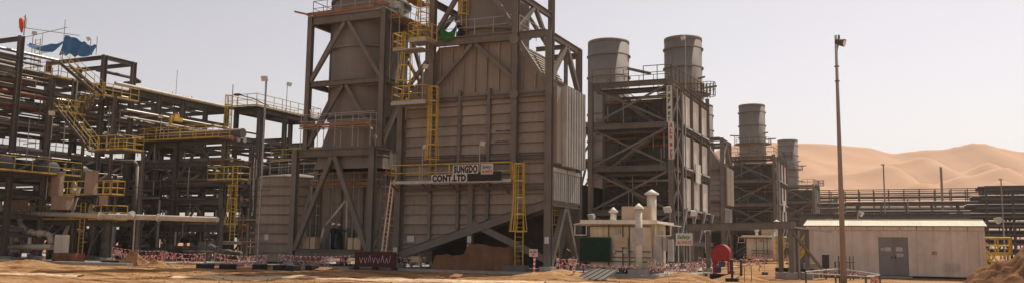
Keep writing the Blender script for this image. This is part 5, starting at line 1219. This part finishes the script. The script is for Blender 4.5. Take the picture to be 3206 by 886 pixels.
# ---------------------------------------------------------------- pale analyser huts
def hut(k, label):
    y = 50 + k * S; t = T('analyser_hut', label, 'hut', (-15.5, y, 0), 'analyser huts')
    X0, X1, D = -17.4, -13.55, 3.4
    MB().box((X0, y, .35), (X1, y + D, 3.0)).build('wall', 'hut_wall', t)
    for a, c in ((X0 + .04, -16.2), (-16.16, -14.9), (-14.86, X1 - .04)):
        for z0, z1 in ((.4, 1.6), (1.64, 2.9)): blk('panel', t, (a, y - .03, z0), (c, y - .002, z1), 'hut_wall')
    for x in (X0 + .2, -15.5, X1 - .2): blk('skid_leg', t, (x - .12, y + .1, -.02), (x + .12, y + D - .1, .35), 'concrete_dark')
    rf = MB().box((X0 - .35, y - .5, 3.02), (X1 + .45, y + D + .4, 3.16)).build('roof', 'hut_white', t)
    MB().box((X0 - .45, y - .62, 2.98), (X1 + .52, y - .51, 3.22)).build('gutter', 'hut_white', rf)
    for x0_, x1_, zz in ((X0 - .95, X0 - .46, 2.98), (X1 + .53, X1 + 1.3, 2.94)):
        MB().add([(x0_, y - .4, zz - .06), (x1_, y - .4, zz + .03), (x1_, y + 2.2, zz + .03), (x0_, y + 2.2, zz - .06), (x0_, y - .4, zz - .01), (x1_, y - .4, zz + .08), (x1_, y + 2.2, zz + .08), (x0_, y + 2.2, zz - .01)] if x0_ < X0 - .5 else
                 [(x0_, y - .4, zz + .03), (x1_, y - .4, zz - .06), (x1_, y + 2.2, zz - .06), (x0_, y + 2.2, zz + .03), (x0_, y - .4, zz + .08), (x1_, y - .4, zz - .01), (x1_, y + 2.2, zz - .01), (x0_, y + 2.2, zz + .08)],
                 [(3, 2, 1, 0), (4, 5, 6, 7), (0, 1, 5, 4), (1, 2, 6, 5), (2, 3, 7, 6), (3, 0, 4, 7)]).build('canopy_wing', 'hut_white', t)
    for s, xo, xi in ((-1, X0 - .9, X0 - .15), (1, X1 + 1.25, X1 + .35)):
        MB().tube((xo, y - .3, 2.9), (xo, y - .3, 2.3), .035, 6).tube((xo, y - .3, 2.3), (xi, y - .3, 2.3), .035, 6).tube((xi, y - .3, 2.3), (xi, y - .3, 3.0), .035, 6).build('canopy_bracket', 'hut_white', t)
    def vent(x, yy, z0, z1, r):
        q = MB(); q.tube((x, yy, z0), (x, yy, z1), r, 16); b_ = q.build('vent_pipe', 'hut_white', t)
        MB().lathe((x, yy), [(r * 1.55, z1 - .02), (r * 1.55, z1 + .06), (r * .12, z1 + .32)], 18).build('vent_cap', 'hut_white', b_)
    vent(-16.3, y + 1.2, 3.15, 3.75, .19)
    vent(-13.95, y + 1.6, 3.15, 4.85, .29); vent(-13.95, y - 1.3, .32, 3.85, .2)
    if k == 0: blk('vent_footing', t, (-14.5, y - 1.75, -.02), (-13.4, y - .9, .33), 'concrete'); blk('vent_clamp_box', t, (-14.25, y - 1.62, 1.8), (-13.6, y - 1.35, 2.75), 'galv')
    blk('roof_unit', t, (-15.7, y + 1.0, 3.2), (-13.9, y + 2.2, 4.1), 'beige_box'); blk('roof_unit_foot', t, (-15.5, y + 1.1, 3.16), (-14.1, y + 2.0, 3.2), 'galv')
    for x in (-16.2, -15.3, -14.9): pipe('conduit', t, (x, y - .07, .5), (x, y - .07, 2.95), .035, 'rack_steel')
    for z in (.75, 1.0, 1.35, 2.85): pipe('conduit', t, (X0 + .6 if z < 2 else X0, y - .11, z), (X1, y - .11, z), .03, 'rack_steel')
    for x, z in ((-15.6, 2.4), (-15.1, 1.2), (-14.5, 1.15), (-15.9, 1.2)): blk('junction_box', t, (x - .15, y - .15, z), (x + .15, y - .04, z + .3), 'galv')
    if k == 0:
        for x0_, x1_, z0, z1 in ((-13.3, -12.95, .5, 2.6), (-12.9, -12.65, 1.4, 2.2), (-13.45, -13.1, .9, 1.7), (-12.6, -12.3, .8, 2.1)): blk('side_cabinet', t, (x0_, y + .1, z0), (x1_, y + .5, z1), 'galv')
    else: blk('notice', t, (-15.4, y - .05, 1.6), (-14.7, y - .032, 2.3), 'notice'); blk('notice', t, (-16.6, y - .05, 1.5), (-16.0, y - .032, 2.2), 'notice')
    return t
hut(0, 'pale hut with flat canopy roof and capped vents, green board on its front')
hut(1, 'smaller distant pale hut seen through the pipe portal')
gb = T('green_board', 'dark green mesh board leaning on the left front of the pale hut', 'board', (-16.95, 49.7, .4))
blk('mesh', gb, (-17.95, 49.62, .72), (-16.0, 49.68, 2.15), 'green_net')
MB().box((-17.99, 49.683, .68), (-15.96, 49.72, .74)).box((-17.99, 49.683, 2.13), (-15.96, 49.72, 2.19)).box((-17.99, 49.683, .741), (-17.92, 49.72, 2.129)).box((-16.03, 49.683, .741), (-15.96, 49.72, 2.129)).build('frame', 'rack_steel', gb)
for x in (-17.8, -16.2): bar('prop', gb, (x, 49.75, .7), (x, 49.9, .0), .06, .06, 'rack_steel')
ob = tag(MB().box((-15.55, 49.78, 1.6), (-14.95, 49.82, 2.2)).build('orange_board', 'cream'), 'small square orange-cream board on the hut front', 'board')

# red hose cabinet on legs
hr = T('hose_cabinet', 'red round-topped fire hose cabinet on legs beside the pipe portal', 'hose cabinet', (-9.4, 49.9, 0))
n = 14; pr = [(-9.88, .95)] + [(-9.4 - .48 * math.cos(math.pi * i / n), 1.35 + .48 * math.sin(math.pi * i / n)) for i in range(n + 1)] + [(-8.92, .95)]
MB().prism(pr[::-1], 49.6, 50.4).build('housing', 'red', hr)
for x in (-9.82, -9.0):
    for yy in (49.68, 50.32): blk('leg', hr, (x - .04, yy - .04, .15), (x + .04, yy + .04, .95), 'red')
for z in (.55, .9): blk('shelf', hr, (-9.78, 49.7, z), (-9.04, 50.3, z + .04), 'red')
MB().tube((-9.4, 49.75, .72), (-9.4, 50.25, .72), .16, 14).build('hose_reel', 'rack_steel', hr)
for x in (-9.7, -9.05): blk('base_block', hr, (x - .32, 49.5, -.2), (x + .3, 50.5, .15), 'rubber')
for i, (x, yy, l) in enumerate(((-8.35, 47.2, 'dark steel bollard post on black base, left of the pair by the hose cabinet'), (-8.1, 48.6, 'dark steel bollard post on black base, right of the pair by the hose cabinet'))):
    t = T('bollard', l, 'bollard', (x, yy, GZ)); pipe('post', t, (x, yy, -.1), (x, yy, 1.0), .07, 'dark_steel'); pipe('cap', t, (x, yy, 1.003), (x, yy, 1.04), .085, 'galv'); blk('base_block', t, (x - .32, yy - .25, -.2), (x + .32, yy + .25, .02), 'rubber')
for x, yy, l in ((-7.6, 46.6, 'thin brown survey stake left of the portal legs'), (-7.4, 47.6, 'thin stake with white top plate left of the portal legs')):
    t = T('survey_stake', l, 'stake', (x, yy, GZ)); pipe('rod', t, (x, yy, -.2), (x, yy, .75), .02, 'pipe_rust'); blk('top_plate', t, (x - .14, yy - .03, .72), (x + .14, yy + .03, .76), 'galv')
cn = T('blue_drum', 'blue plastic drum behind the tape under the lattice tower', 'drum', (-11.8, 60.8, 0))
MB().lathe((-11.8, 60.8), [(.28, -.1), (.3, 0), (.3, .3), (.32, .32), (.3, .34), (.3, .62), (.32, .64), (.3, .66), (.29, .92), (.1, .95)], 18).build('shell', 'blue_drum', cn); MB().lathe((-11.8, 60.8), [(.08, .953), (.08, .985), (.01, .99)], 10).build('bung', 'ink_black', cn)

# pipe portal (goal-post) in front of the second unit
gp = T('pipe_portal', 'low grey portal beam on paired legs between the lattice tower and the white shed', 'portal', (-9.5, 56, 0))
A_, B_ = V((-13.1, 58.6, 3.0)), V((-6.5, 53.4, 3.0)); dr = (B_ - A_).normalized(); pd = V((-dr.y, dr.x, 0))
bar('portal_beam', gp, A_ - dr * .3, B_ + dr * 1.0, .42, .42, 'frame')
ibeam('flange_plate', gp, A_ - dr * .2 + V((0, 0, .22)), B_ + dr * .9 + V((0, 0, .22)), .5, .03, 'galv')
for p in (A_ + dr * .1, A_ + dr * .1 + pd * 1.4, B_ - dr * .1, B_ - dr * .1 + pd * 1.4, B_ + dr * .75, B_ + dr * .75 + pd * 1.3):
    ibeam('leg', gp, (p.x, p.y, .25), (p.x, p.y, 2.78), .25, .25); plinth(gp, p.x, p.y, .3, .25, -.2)
for o_ in (.2, .5, .85): p = B_ + dr * o_ + pd * .5; pipe('riser', gp, (p.x, p.y, -.1), (p.x, p.y, 2.7), .07, 'pipe_galv'); 
bar('cable_tray', gp, B_ + dr * .9 + V((0, 0, -.1)), B_ + dr * 1.0 + pd * 3 + V((0, 0, -.3)), .4, .08, 'galv'); bar('strut', gp, B_ + dr * .9 + V((0, 0, -.4)), B_ + dr * 1.1 + pd * 2.6 + V((0, 0, -3)), .12, .14, 'frame')
for i, (x, yy, l, m) in enumerate(((-6.9, 56.5, 'black tub between the portal legs', 'rubber'), (-5.3, 55.6, 'black rubber tub under the end of the portal', 'rubber'), (-5.2, 57.5, 'concrete block at the left corner of the white shed', 'concrete'))):
    t = T('tub', l, 'tub', (x, yy, GZ)); MB().lathe((x, yy), [(.34, -.2), (.42, .42), (.44, .44), (.36, .44), (.3, .1)], 16).build('shell', m, t) if m == 'rubber' else blk('body', t, (x - .45, yy - .4, -.2), (x + .45, yy + .4, .75), m); blk('grip', t, (x - .1, yy - .47, .3), (x + .1, yy - .42, .36), m)

# ================================================================== RIGHT SIDE
# tall light pole
lp = T('light_pole', 'tall tapered brown light pole standing in front of the white shed', 'light pole', (-2.600, 45, GZ))
MB().tube((-2.600, 45, -.1), (-2.600, 45, 12.35), .145, 16, 0, .065).build('shaft', 'pole_brown', lp)
blk('base_plate', lp, (-2.950, 44.65, -.25), (-2.250, 45.35, -.03), 'rubber')
for z in (10.0, 10.75): MB().lathe((-2.600, 45), [(.09, z - .02), (.125, z - .02), (.125, z + .02), (.09, z + .02)], 14, caps=False).build('collar', 'rack_steel', lp)
MB().path([V((-2.580, 45, 11.6)), V((-2.550, 45, 11.75)), V((-2.450, 45, 11.95))], .06, 8).build('lamp_arm', 'galv', lp)
hd = MB(); hd.tube((-2.520, 44.95, 12.0), (-2.200, 44.85, 11.88), .15, 14, 0, .2); hd.ball((-2.520, 44.95, 12.0), .15, 0, 10); hd.tube((-2.450, 44.95, 12.15), (-2.450, 44.95, 12.34), .05, 8); h_ = hd.build('lamp_head', 'rack_steel', lp)
MB().tube((-2.198, 44.849, 11.879), (-2.185, 44.845, 11.876), .18, 14).build('lamp_glass', 'lamp_glass', h_)

# white shed
sh = T('shed', 'low pale shed with corrugated cream roof and grey double doors', 'shed', (-.5, 60, 0))
SX0, SX1, SY, SD = -5.75, 4.75, 60.0, 5.4
MB().box((SX0 + .1, SY + .12, .03), (SX1 - .1, SY + SD, 3.0)).build('wall', 'shed_wall', sh)
MB().box((SX0 + .2, SY + .3, -.2), (SX1 - .2, SY + SD - .2, .03)).build('plinth', 'plinth', sh)
xs_ = np.linspace(SX0, SX1, 12)
DX0, DX1 = -1.32, .42
for a, c in zip(xs_, xs_[1:]):
    for p0, p1 in ((a, min(c, DX0)), (max(a, DX1), c)):
        if p1 - p0 > .05: blk('wall_panel', sh, (p0 + .005, SY + .05, .03), (p1 - .005, SY + .121, 2.88), 'shed_wall')
    blk('fascia_panel', sh, (a + .025, SY - .02, 2.90), (c - .025, SY + .14, 3.13), 'shed_wall')
blk('door_head', sh, (DX0, SY + .05, 2.46), (DX1, SY + .121, 2.88), 'shed_wall')
for x in (SX0 + .35, SX1 - .3): pipe('downpipe', sh, (x, SY - .02, .03), (x, SY - .02, 2.88), .045, 'shed_wall')
# corrugated roof: two slopes of ribbed sheets
for s_, (ya, yb) in enumerate(((SY - .15, SY + SD / 2), (SY + SD + .15, SY + SD / 2))):
    xr = np.linspace(SX0 - .12, SX1 + .12, 13)
    for a, c in zip(xr, xr[1:]):
        q = MB(); v = []; n = 32
        for i in range(n + 1):
            x = a + (c - a) * i / n; z = .012 * (1 if i % 4 in (0, 1) else -1) + .02
            v += [(x, ya, 3.17 + z), (x, yb, 3.62 + z)]
        k_ = len(v); v += [(p[0], p[1], p[2] - .02) for p in v]
        f = [(2 * i, 2 * i + 2, 2 * i + 3, 2 * i + 1) for i in range(n)]; f += [tuple(k_ + e for e in t_[::-1]) for t_ in f]
        f += [(2 * i, k_ + 2 * i, k_ + 2 * i + 2, 2 * i + 2) for i in range(n)]
        q.add(v, f).build('roof_sheet', 'shed_roof', sh)
MB().box((SX0 - .1, SY + SD / 2 - .15, 3.645), (SX1 + .1, SY + SD / 2 + .15, 3.69)).build('ridge_cap', 'shed_roof', sh)
for xg in (SX0 + .02, SX1 - .08): MB().add([(xg, SY + .15, 3.0), (xg + .06, SY + .15, 3.0), (xg + .06, SY + SD, 3.0), (xg, SY + SD, 3.0), (xg, SY + SD / 2, 3.58), (xg + .06, SY + SD / 2, 3.58)], [(0, 4, 3), (1, 2, 5), (0, 1, 5, 4), (2, 3, 4, 5), (0, 3, 2, 1)]).build('gable', 'shed_wall', sh)
for i, (a, c) in enumerate(((DX0 + .02, -.455), (-.445, DX1 - .02))):
    d_ = MB().box((a, SY + .06, .05), (c, SY + .11, 2.44)).build('door', 'door_grey', sh)
    hx = c - .1 if i == 0 else a + .1
    MB().tube((hx, SY + .02, 1.18), (hx, SY + .06, 1.18), .03, 8).box((hx - .02, SY, 1.1), (hx + .02, SY + .03, 1.26)).build('door_handle', 'ink_black', d_)
for x0_, x1_, z0, z1 in ((-1.2, -1.0, 1.6, 1.76), (-.95, -.6, 1.57, 1.8), (-.3, .08, 1.56, 1.82), (-.26, .12, 1.22, 1.42)):
    nt_ = MB().box((x0_, SY + .045, z0), (x1_, SY + .057, z1)).build('notice', 'notice', sh)
    for q in range(3): MB().box((x0_ + .03, SY + .041, z0 + .03 + q * (z1 - z0 - .05) / 3), (x1_ - .03 - .04 * q, SY + .044, z0 + .045 + q * (z1 - z0 - .05) / 3)).build('print_line', 'pipe_dark', nt_)
st = MB().box((1.72, SY + .035, 1.36), (2.1, SY + .049, 1.6)).build('wall_sign', 'shed_wall', sh)
for q, tx in enumerate(('HVAC', 'No.2')): text('sign_text', st, tx, .15, 'ink_black', (1.76, SY + .03, 1.49 - q * .11), (1, 0, 0), .28, bold=.002)
gr_ = MB().box((2.42, SY + .02, .42), (3.34, SY + .049, .92)).build('louvre_grille', 'shed_wall', sh)
for i in range(7): MB().box((2.46 + i * .13, SY - .03, .44), (2.49 + i * .13, SY + .019, .9)).build('louvre_blade', 'notice', gr_)
blk('step', sh, (-1.6, SY - 1.1, -.12), (.6, SY - .02, .0), 'concrete'); blk('step_base', sh, (-1.5, SY - 1.0, -.3), (.5, SY - .05, -.123), 'rubber')
cbx = T('control_post', 'small dark control post behind the tape in front of the shed', 'post', (-4.2, 55.5, GZ)); blk('post', cbx, (-4.25, 55.45, -.2), (-4.15, 55.55, .5), 'rack_steel'); blk('box', cbx, (-4.4, 55.4, .5), (-4.0, 55.62, 1.3), 'dark_steel'); blk('hood', cbx, (-4.43, 55.37, 1.303), (-3.97, 55.65, 1.34), 'galv')
pps = T('bollard_row', 'row of thin dark upright pipes behind the light pole', 'pipes', (-2.8, 55, GZ))
for i in range(5): pipe('upright', pps, (-3.4 + i * .2, 54.6 + .2 * (i % 2), -.2), (-3.4 + i * .2, 54.6 + .2 * (i % 2), 1.25), .035, 'rack_steel')
pipe('tie_rail', pps, (-3.5, 54.65, .9), (-2.5, 54.65, .9), .03, 'rack_steel')

# long grey building behind
gbd = T('grey_building', 'long low dark grey flat-roofed building behind the white shed', 'building', (-1.5, 80, 0))
MB().box((-8.2, 80, -.2), (5.3, 92, 4.65)).build('wall', 'grey_wall', gbd)
for i in range(9): blk('wall_panel', gbd, (-8.18 + i * 1.5, 79.95, .1), (-8.18 + (i + 1) * 1.5 - .04, 79.998, 4.5), 'grey_wall')
for i in range(27): blk('roof_sheet_end', gbd, (-8.25 + i * .503, 79.75, 4.66 + .02 * (i % 2)), (-8.25 + (i + 1) * .503 - .05, 92.2, 4.76 + .02 * (i % 2)), 'grey_wall')
blk('hatch', gbd, (-6.0, 79.90, 3.6), (-5.3, 79.945, 4.3), 'notice'); blk('lit_panel', gbd, (-4.2, 79.9, 3.4), (-1.2, 79.945, 4.05), 'cream')  # pale hatch and a wide cream panel high on the front wall

# long pipe rack across the back
br = T('long_pipe_rack', 'very long pipe rack crossing in front of the dunes', 'pipe rack', (25, 200, 0))
nb = 31; bx0, bs = -20.0, 3.0
for i in range(nb + 1):
    x = bx0 + i * bs
    for yy in (200, 206): bar('column', br, (x, yy, 0), (x, yy, 14.6 if i % 1 == 0 else 14), .22, .22, 'far_rack')
for z in (14.5, 13.6, 12.6, 11.0, 9.9):
    for yy in (199.8, 206.2): bar('beam', br, (bx0 - .5, yy, z), (bx0 + nb * bs + .5, yy, z), .14, .16, 'far_rack')
for z, n_, rr in ((12.75, 5, .17), (11.2, 5, .26), (10.0, 4, .34), (13.6, 3, .1)):
    for q in range(n_): pipe('pipe', br, (bx0 - 1, 200.8 + q * 1.1, z + rr + .1), (bx0 + nb * bs + 1, 200.8 + q * 1.1, z + rr + .1), rr * (1 + .4 * ((q * 7) % 3 - 1)), ['far_rack', 'pipe_dark', 'far_rack', 'pipe_galv', 'far_rack'][q % 5])
for i in range(14): bar('kick_brace', br, (bx0 + i * 7.2, 199.7, 8.3), (bx0 + i * 7.2 + 3.4, 199.7, 9.8), .2, .24, 'far_rack')
# nearer rack with many levels at the right edge
nr = T('layered_pipe_rack', 'dense dark layered pipe rack at the right edge behind the yellow rails', 'pipe rack', (16, 112, 0))
for i in range(9):
    x = 6.4 + i * 2.6
    for yy in (110, 114, 118): bar('column', nr, (x, yy, 0), (x, yy, 6.2 if i == 0 else 9.0), .22, .22, 'near_rack')
for z in (1.4, 2.5, 3.5, 4.5, 5.5, 6.5, 7.5, 8.6):
    xa = 6.0 if z < 6.2 else 7.6 + (z - 6) * .6
    for yy in (110, 114, 118): bar('beam', nr, (xa, yy - .15, z), (28, yy - .15, z), .18, .24, 'near_rack')
    for q in range(5): pipe('pipe', nr, (xa - .8 * (q % 2), 110.6 + q * 1.6, z + .35), (29, 110.6 + q * 1.6, z + .35), [.12, .2, .16, .26, .1][q], ['near_rack', 'pipe_dark', 'near_rack', 'pipe_dark', 'pipe_galv'][q])
for i in range(8): bar('brace', nr, (6.4 + i * 2.6, 109.8, .3), (9.0 + i * 2.6, 109.8, 4.6), .12, .14, 'near_rack')
# low clutter behind the grey building and towers
mr = T('low_pipe_run', 'low pipe run and sloping trays above the grey building roof', 'pipe rack', (0, 130, 0))
for i in range(12):
    x = -5.5 + i * 3.2
    for yy in (130, 134): bar('column', mr, (x, yy, 0), (x, yy, 8.3), .22, .22, 'far_rack')
for z in (5.2, 6.6, 7.9):
    for q in range(4): pipe('pipe', mr, (-7, 130.5 + q, z + .3), (31, 130.5 + q, z + .3), [.2, .14, .18, .12][q], ['pipe_dark', 'far_rack', 'far_rack', 'pipe_dark'][q])
    bar('beam', mr, (-6, 129.8, z), (30, 129.8, z), .2, .24, 'far_rack')
for i in range(3): bar('sloping_tray', mr, (-5.5 + i * .9, 129, 5.6), (-4 + i * .9, 129, 6.7), .14, .2, 'galv')

# yellow stair platforms by the shed
ys_ = T('yellow_platform', 'yellow railed stair platform behind the right end of the white shed', 'platform', (6, 70, 0))
MB().box((4.6, 69.6, 1.35), (7.1, 71.5, 1.45)).build('deck', 'yellow', ys_)
handrail(ys_, [(4.6, 69.6, 1.46), (7.1, 69.6, 1.46), (7.1, 71.5, 1.46)], 'yellow', 1.15, .8, .05); handrail(ys_, [(4.6, 71.5, 1.46), (7.1, 71.5, 1.46)], 'yellow', 1.15, .8, .05)
for x in (4.8, 6.9): blk('post', ys_, (x - .06, 69.7, -.1), (x + .06, 69.82, 1.35), 'yellow')
stair(ys_, (6.6, 68.4, .0), (5.4, 69.6, 1.4), .8, 'yellow', 'yellow')
ys2 = T('yellow_stair', 'narrow yellow stair seen in the gap left of the white shed', 'stairs', (-6.7, 66, 0))
stair(ys2, (-7.6, 66, 0), (-6.1, 66, 2.1), .8, 'yellow', 'yellow', side=(0, 1, 0)); MB().box((-6.1, 66, 2.1), (-5.2, 66.9, 2.16)).build('landing', 'yellow', ys2)
ys3 = T('yellow_ladder', 'yellow caged ladder between the portal legs in the distance', 'ladder', (-9.0, 72, 0)); ladder(ys3, -8.9, 72, 0, 2.6, (0, -1, 0), cage=(1.6, 2.6), flare=0)

# thin poles in the distance
for x, yy, z, r_, l in ((-1.4, 100, 10.7, .07, 'thin grey mast rising behind the shed against the dunes'), (5.6, 135, 13.3, .16, 'short thick dark mast above the long pipe rack'), (9.6, 100, 8.9, .06, 'very thin mast near the right edge against the dunes'), (1.0, 118, 8.6, .06, 'small lamp mast in front of the long pipe rack')):
    t = T('mast', l, 'mast', (x, yy, 0)); pipe('shaft', t, (x, yy, -.1), (x, yy, z), r_, 'pole_brown'); blk('foot', t, (x - .3, yy - .3, -.2), (x + .3, yy + .3, .2), 'concrete'); blk('head', t, (x - .22, yy - .1, z), (x + .12, yy + .1, z + .14), 'galv')
cbl = tag(MB().path([V((-54.5, 46.5, 5.75)), V((-52, 46.9, 5.55)), V((-48, 47.4, 5.3)), V((-44, 47.9, 5.2)), V((-41.0, 48.3, 5.3))], .018, 6).build('cable', 'ink_black'), 'thin black cable strung from the skid rail towards the tank', 'cable')

# extra pipe runs on the near rack
for z in (9.6, 11.2, 11.7, 12.7, 13.9, 14.35, 15.7, 16.0):
    for q in range(3):
        yb = rnd.choice([45.5, 46.5, 47.0])
        rr = rnd.choice([.07, .1, .13, .18]); pipe('pipe', rk, (-62.6 - q * rnd.uniform(1.2, 2.2), 33.5, z + rr), (-62.6 - q * 1.8, yb, z + rr), rr, rnd.choice(['pipe_dark', 'pipe_dark', 'rack_steel', 'pipe_galv', 'pipe_rust']))
for i in range(2):
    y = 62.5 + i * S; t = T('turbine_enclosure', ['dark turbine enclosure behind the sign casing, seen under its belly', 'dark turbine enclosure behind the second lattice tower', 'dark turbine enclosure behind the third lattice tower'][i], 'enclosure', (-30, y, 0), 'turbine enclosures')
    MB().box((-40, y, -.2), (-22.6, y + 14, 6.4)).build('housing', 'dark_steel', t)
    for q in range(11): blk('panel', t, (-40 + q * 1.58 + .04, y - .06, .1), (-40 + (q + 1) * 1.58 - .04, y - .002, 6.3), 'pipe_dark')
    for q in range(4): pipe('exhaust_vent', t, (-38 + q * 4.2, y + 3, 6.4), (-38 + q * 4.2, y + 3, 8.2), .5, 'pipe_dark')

# scaffold-thin tubes, trays and instrument lines threading the near rack
for i in range(110):
    x = rnd.choice([-61.4, -61.7, -62.4, -64, -67]); yy = rnd.uniform(36, 67); z = rnd.uniform(3.5, 14.5); k = rnd.random()
    if k < .45: pipe('thin_upright', rk, (x, yy, z), (x, yy, z + rnd.uniform(1.2, 3.5)), rnd.choice([.02, .03, .04]), rnd.choice(['galv', 'pipe_dark', 'rack_steel']))
    elif k < .8: pipe('thin_line', rk, (x, yy, z), (x, yy + rnd.uniform(2, 7), z), rnd.choice([.025, .035, .05]), rnd.choice(['pipe_dark', 'rack_steel', 'pipe_galv', 'pipe_dark']))
    else: pipe('thin_line', rk, (-68.5, yy, z), (-61.0, yy, z), rnd.choice([.03, .05]), rnd.choice(['pipe_dark', 'rack_steel']))
for i in range(60):
    x = rnd.uniform(-69, -48); z = rnd.uniform(1, 9.5)
    if rnd.random() < .5: pipe('thin_line', fs, (x, 55.7, z), (x + rnd.uniform(1.5, 4.5), 55.7, z), rnd.choice([.03, .05, .07]), rnd.choice(['pipe_dark', 'rack_steel', 'pipe_rust']))
    else: pipe('thin_upright', fs, (x, 55.6, z), (x, 55.6, z + rnd.uniform(1, 3.5)), rnd.choice([.03, .045]), rnd.choice(['pipe_dark', 'galv', 'rack_steel']))

# loose stones and clods on the near sand
b = MB(); r_ = random.Random(31)
for i in range(2600):
    y = 20 + 27 * r_.random() ** .8; x = -2 - (y - 8) * r_.uniform(.0, 1.75) + 6
    q = r_.uniform(.02, .075) * (1.8 if r_.random() < .05 else 1); z = ground_h(x, y)
    v = [(x + q * a * r_.uniform(.6, 1.2), y + q * c * r_.uniform(.6, 1.2), z + q * d * r_.uniform(.5, 1)) for a, c, d in ((1, 0, 0), (0, 1, 0), (-1, 0, 0), (0, -1, 0), (0, 0, 1))]
    b.add(v, [(0, 1, 4), (1, 2, 4), (2, 3, 4), (3, 0, 4)], r_.randrange(2))
g_ = b.build('gravel', ['sand', 'sand_heap']); g_['kind'] = 'stuff'; g_['label'] = 'loose stones and clods scattered over the near sand'

# dusty air over the whole site
hz = MB().box((-3060, -1060, -14), (3060, 3060, 128)).build('haze', 'sand'); hz.data.materials.clear(); hz['kind'] = 'stuff'
m = bpy.data.materials.new('dusty_air'); m.use_nodes = True; n = m.node_tree.nodes; n.clear(); o_ = n.new('ShaderNodeOutputMaterial'); v_ = n.new('ShaderNodeVolumePrincipled')
v_.inputs['Density'].default_value = 0.00022; v_.inputs['Color'].default_value = (.9, .87, .84, 1); v_.inputs['Anisotropy'].default_value = 0.3
m.node_tree.links.new(v_.outputs[0], o_.inputs['Volume']); hz.data.materials.append(m)

# more equipment low behind the skid
eq = T('pump_deck', 'dark jumble of vessels, beams and lines behind the pipework skid', 'equipment', (-70, 54, 0))
for i in range(9):
    x = -84 + i * 3.1; ibeam('column', eq, (x, 52.6, -.03), (x, 52.6, 6.2), .24, .24, 'rack_steel')
    bar('brace', eq, (x + .1, 52.5, .3), (x + 3.0, 52.5, 3.0), .12, .14, 'rack_steel')
for z in (1.6, 2.9, 4.2, 5.5):
    ibeam('beam', eq, (-84, 52.45, z), (-58.5, 52.45, z), .16, .24, 'rack_steel')
    for q in range(3): pipe('pipe', eq, (-85, 53.2 + q * .9, z + .3), (-58 - 2 * q, 53.2 + q * .9, z + .3), rnd.choice([.1, .15, .22]), rnd.choice(['pipe_dark', 'pipe_galv', 'pipe_dark', 'pipe_rust']))
for i in range(11):
    x = -83 + i * 2.3 + rnd.uniform(-.5, .5); rr = rnd.uniform(.3, .6); h = rnd.uniform(1.2, 3.6)
    MB().lathe((x, 51.3), [(rr, -.03), (rr, h), (rr * .7, h + .25), (.04, h + .35)], 14).build('vessel', rnd.choice(['vessel', 'pipe_dark', 'pipe_pale', 'galv']), eq)
for i in range(34):
    x = rnd.uniform(-82, -58); z = rnd.uniform(.3, 5.5)
    if i % 2: pipe('thin_upright', eq, (x, rnd.uniform(50.4, 52.2), z), (x, 51.6, z + rnd.uniform(.8, 2.4)), rnd.choice([.03, .05, .08]), rnd.choice(['galv', 'pipe_dark', 'pipe_pale']))
    else: pipe('thin_line', eq, (x, 51.8, z), (x + rnd.uniform(1, 4), 51.8, z), rnd.choice([.03, .06, .09]), rnd.choice(['pipe_dark', 'pipe_galv', 'rack_steel']))
